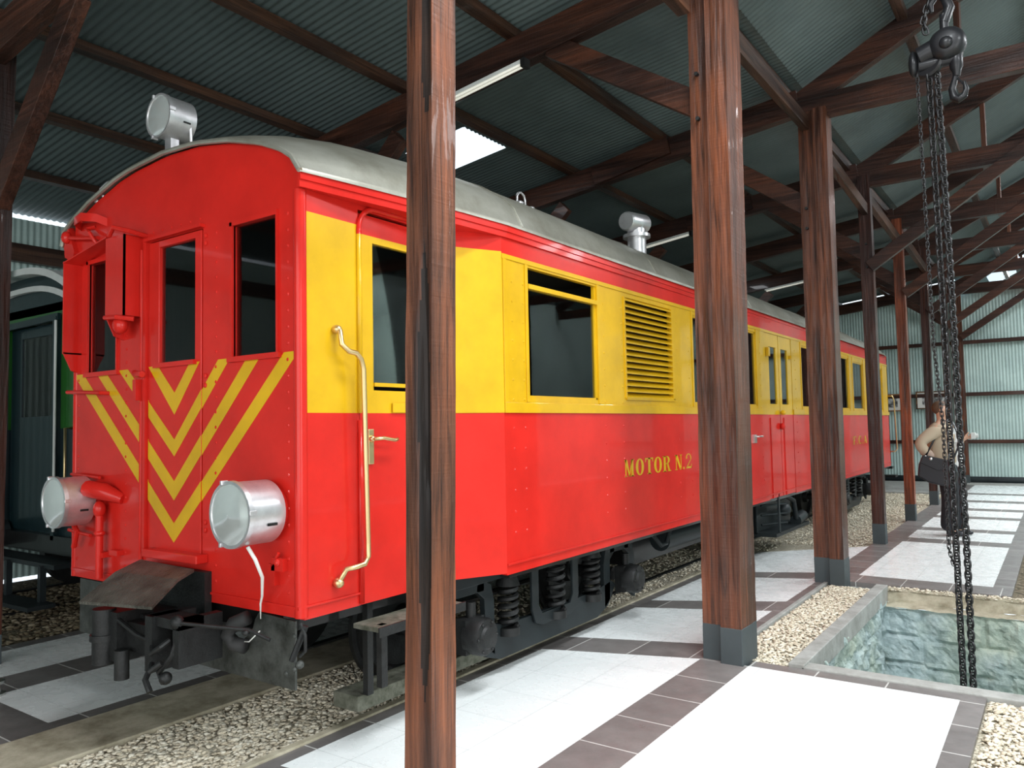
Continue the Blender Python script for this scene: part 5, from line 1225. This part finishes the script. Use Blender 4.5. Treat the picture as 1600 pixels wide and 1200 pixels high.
def bgm(m, name, **kw):
    o = m.build(name, bg, **kw); return o
m = MB('leather'); bx, by = PXc - 0.08, PYc - 0.33
prof = [(-0.24, 0.80), (-0.22, 0.96), (-0.17, 1.08), (0.18, 1.0), (0.22, 0.86), (0.20, 0.72), (0.12, 0.66), (-0.12, 0.72)]
m.prism(prof, lambda u, v, t: (bx + u, by + t, v), -0.05, 0.06); bgm(m, 'bag_body', bevel=0.02)
m = MB('leather'); m.prism([(-0.20, 0.98), (-0.16, 1.075), (0.17, 1.0), (0.20, 0.90), (0.0, 0.88)], lambda u, v, t: (bx + u, by + t, v), -0.07, -0.05); bgm(m, 'bag_flap', bevel=0.006)
m = MB('chrome'); m.ball((bx - 0.07, by - 0.07, 1.03), 0.02, 0.01, 0.02); m.ball((bx - 0.14, by - 0.06, 1.06), 0.02, 0.01, 0.015); bgm(m, 'bag_stud')
m = MB('leather'); m.tube([(bx - 0.14, by, 1.06), (PXc - 0.12, PYc - 0.24, 1.28), (PXc - 0.02, PYc - 0.14, 1.53), (PXc + 0.08, PYc + 0.02, 1.50), (PXc + 0.17, PYc - 0.1, 1.25), (bx + 0.17, by, 1.0)], 0.012, 8); bgm(m, 'bag_strap', smooth='all')
cm = MB('whitepaint'); cx_, cy_ = PXc + 0.315, PYc + 0.03
cm.box(cx_ - 0.03, cx_ + 0.02, cy_ - 0.06, cy_ + 0.06, 1.28, 1.36); cm.cyl((cx_ + 0.02, cy_, 1.32), (cx_ + 0.05, cy_, 1.32), 0.028, n=14)
tag(cm.build('camera_body', bevel=0.004), 'small pale camera held in the raised hand of the person', 'camera')

# ------------------------------------------------------------------ light
w = bpy.data.worlds.new('world'); SC.world = w; w.use_nodes = True
bgn = w.node_tree.nodes['Background']; bgn.inputs[0].default_value = (0.82, 0.92, 1.0, 1); bgn.inputs[1].default_value = 1.6
def area(name, loc, rot, sx, sy, power, col=(1, 1, 1)):
    l = bpy.data.lights.new(name, 'AREA'); l.shape = 'RECTANGLE'; l.size = sx; l.size_y = sy; l.energy = power; l.color = col
    o = bpy.data.objects.new(name, l); COL.objects.link(o); o.location = loc; o.rotation_euler = rot; return o
cool = (0.93, 0.97, 1.0)
sl_ = math.atan(0.5)
for h, p_ in zip(NAVE_SKY, (560, 200, 160, 420, 800, 60)):
    xm, ym = (h[0] + h[1]) / 2, (h[2] + h[3]) / 2
    area('skylight_daylight', (xm, ym, zn(xm) - 0.03), (0, -sl_, 0), h[1] - h[0], h[3] - h[2], p_, cool)
for h in NAVE_SKY_R:
    xm, ym = (h[0] + h[1]) / 2, (h[2] + h[3]) / 2
    area('skylight_daylight', (xm, ym, znr(xm) - 0.03), (0, sl_, 0), h[1] - h[0], h[3] - h[2], 300, cool)
for h in AISLE_SKY:
    xm, ym = (h[0] + h[1]) / 2, (h[2] + h[3]) / 2
    area('skylight_daylight', (xm, ym, za(xm) - 0.03), (0, 0, 0), h[1] - h[0], h[3] - h[2], 12, cool)
area('doorway_daylight', (-0.6, -5.9, 2.4), (math.radians(90), 0, 0), 9.6, 4.0, 290, (1.0, 0.97, 0.93))
area('doorway_daylight', (6.1, -1.1, 2.2), (math.radians(90), 0, math.radians(90)), 5.6, 3.8, 240, (1.0, 0.98, 0.95))

vs_ = SC.view_settings; vs_.view_transform = 'Standard'; vs_.look = 'None'; vs_.gamma = 1; vs_.exposure = 0.0; vs_.use_curve_mapping = False
SC.cycles.max_bounces = 8
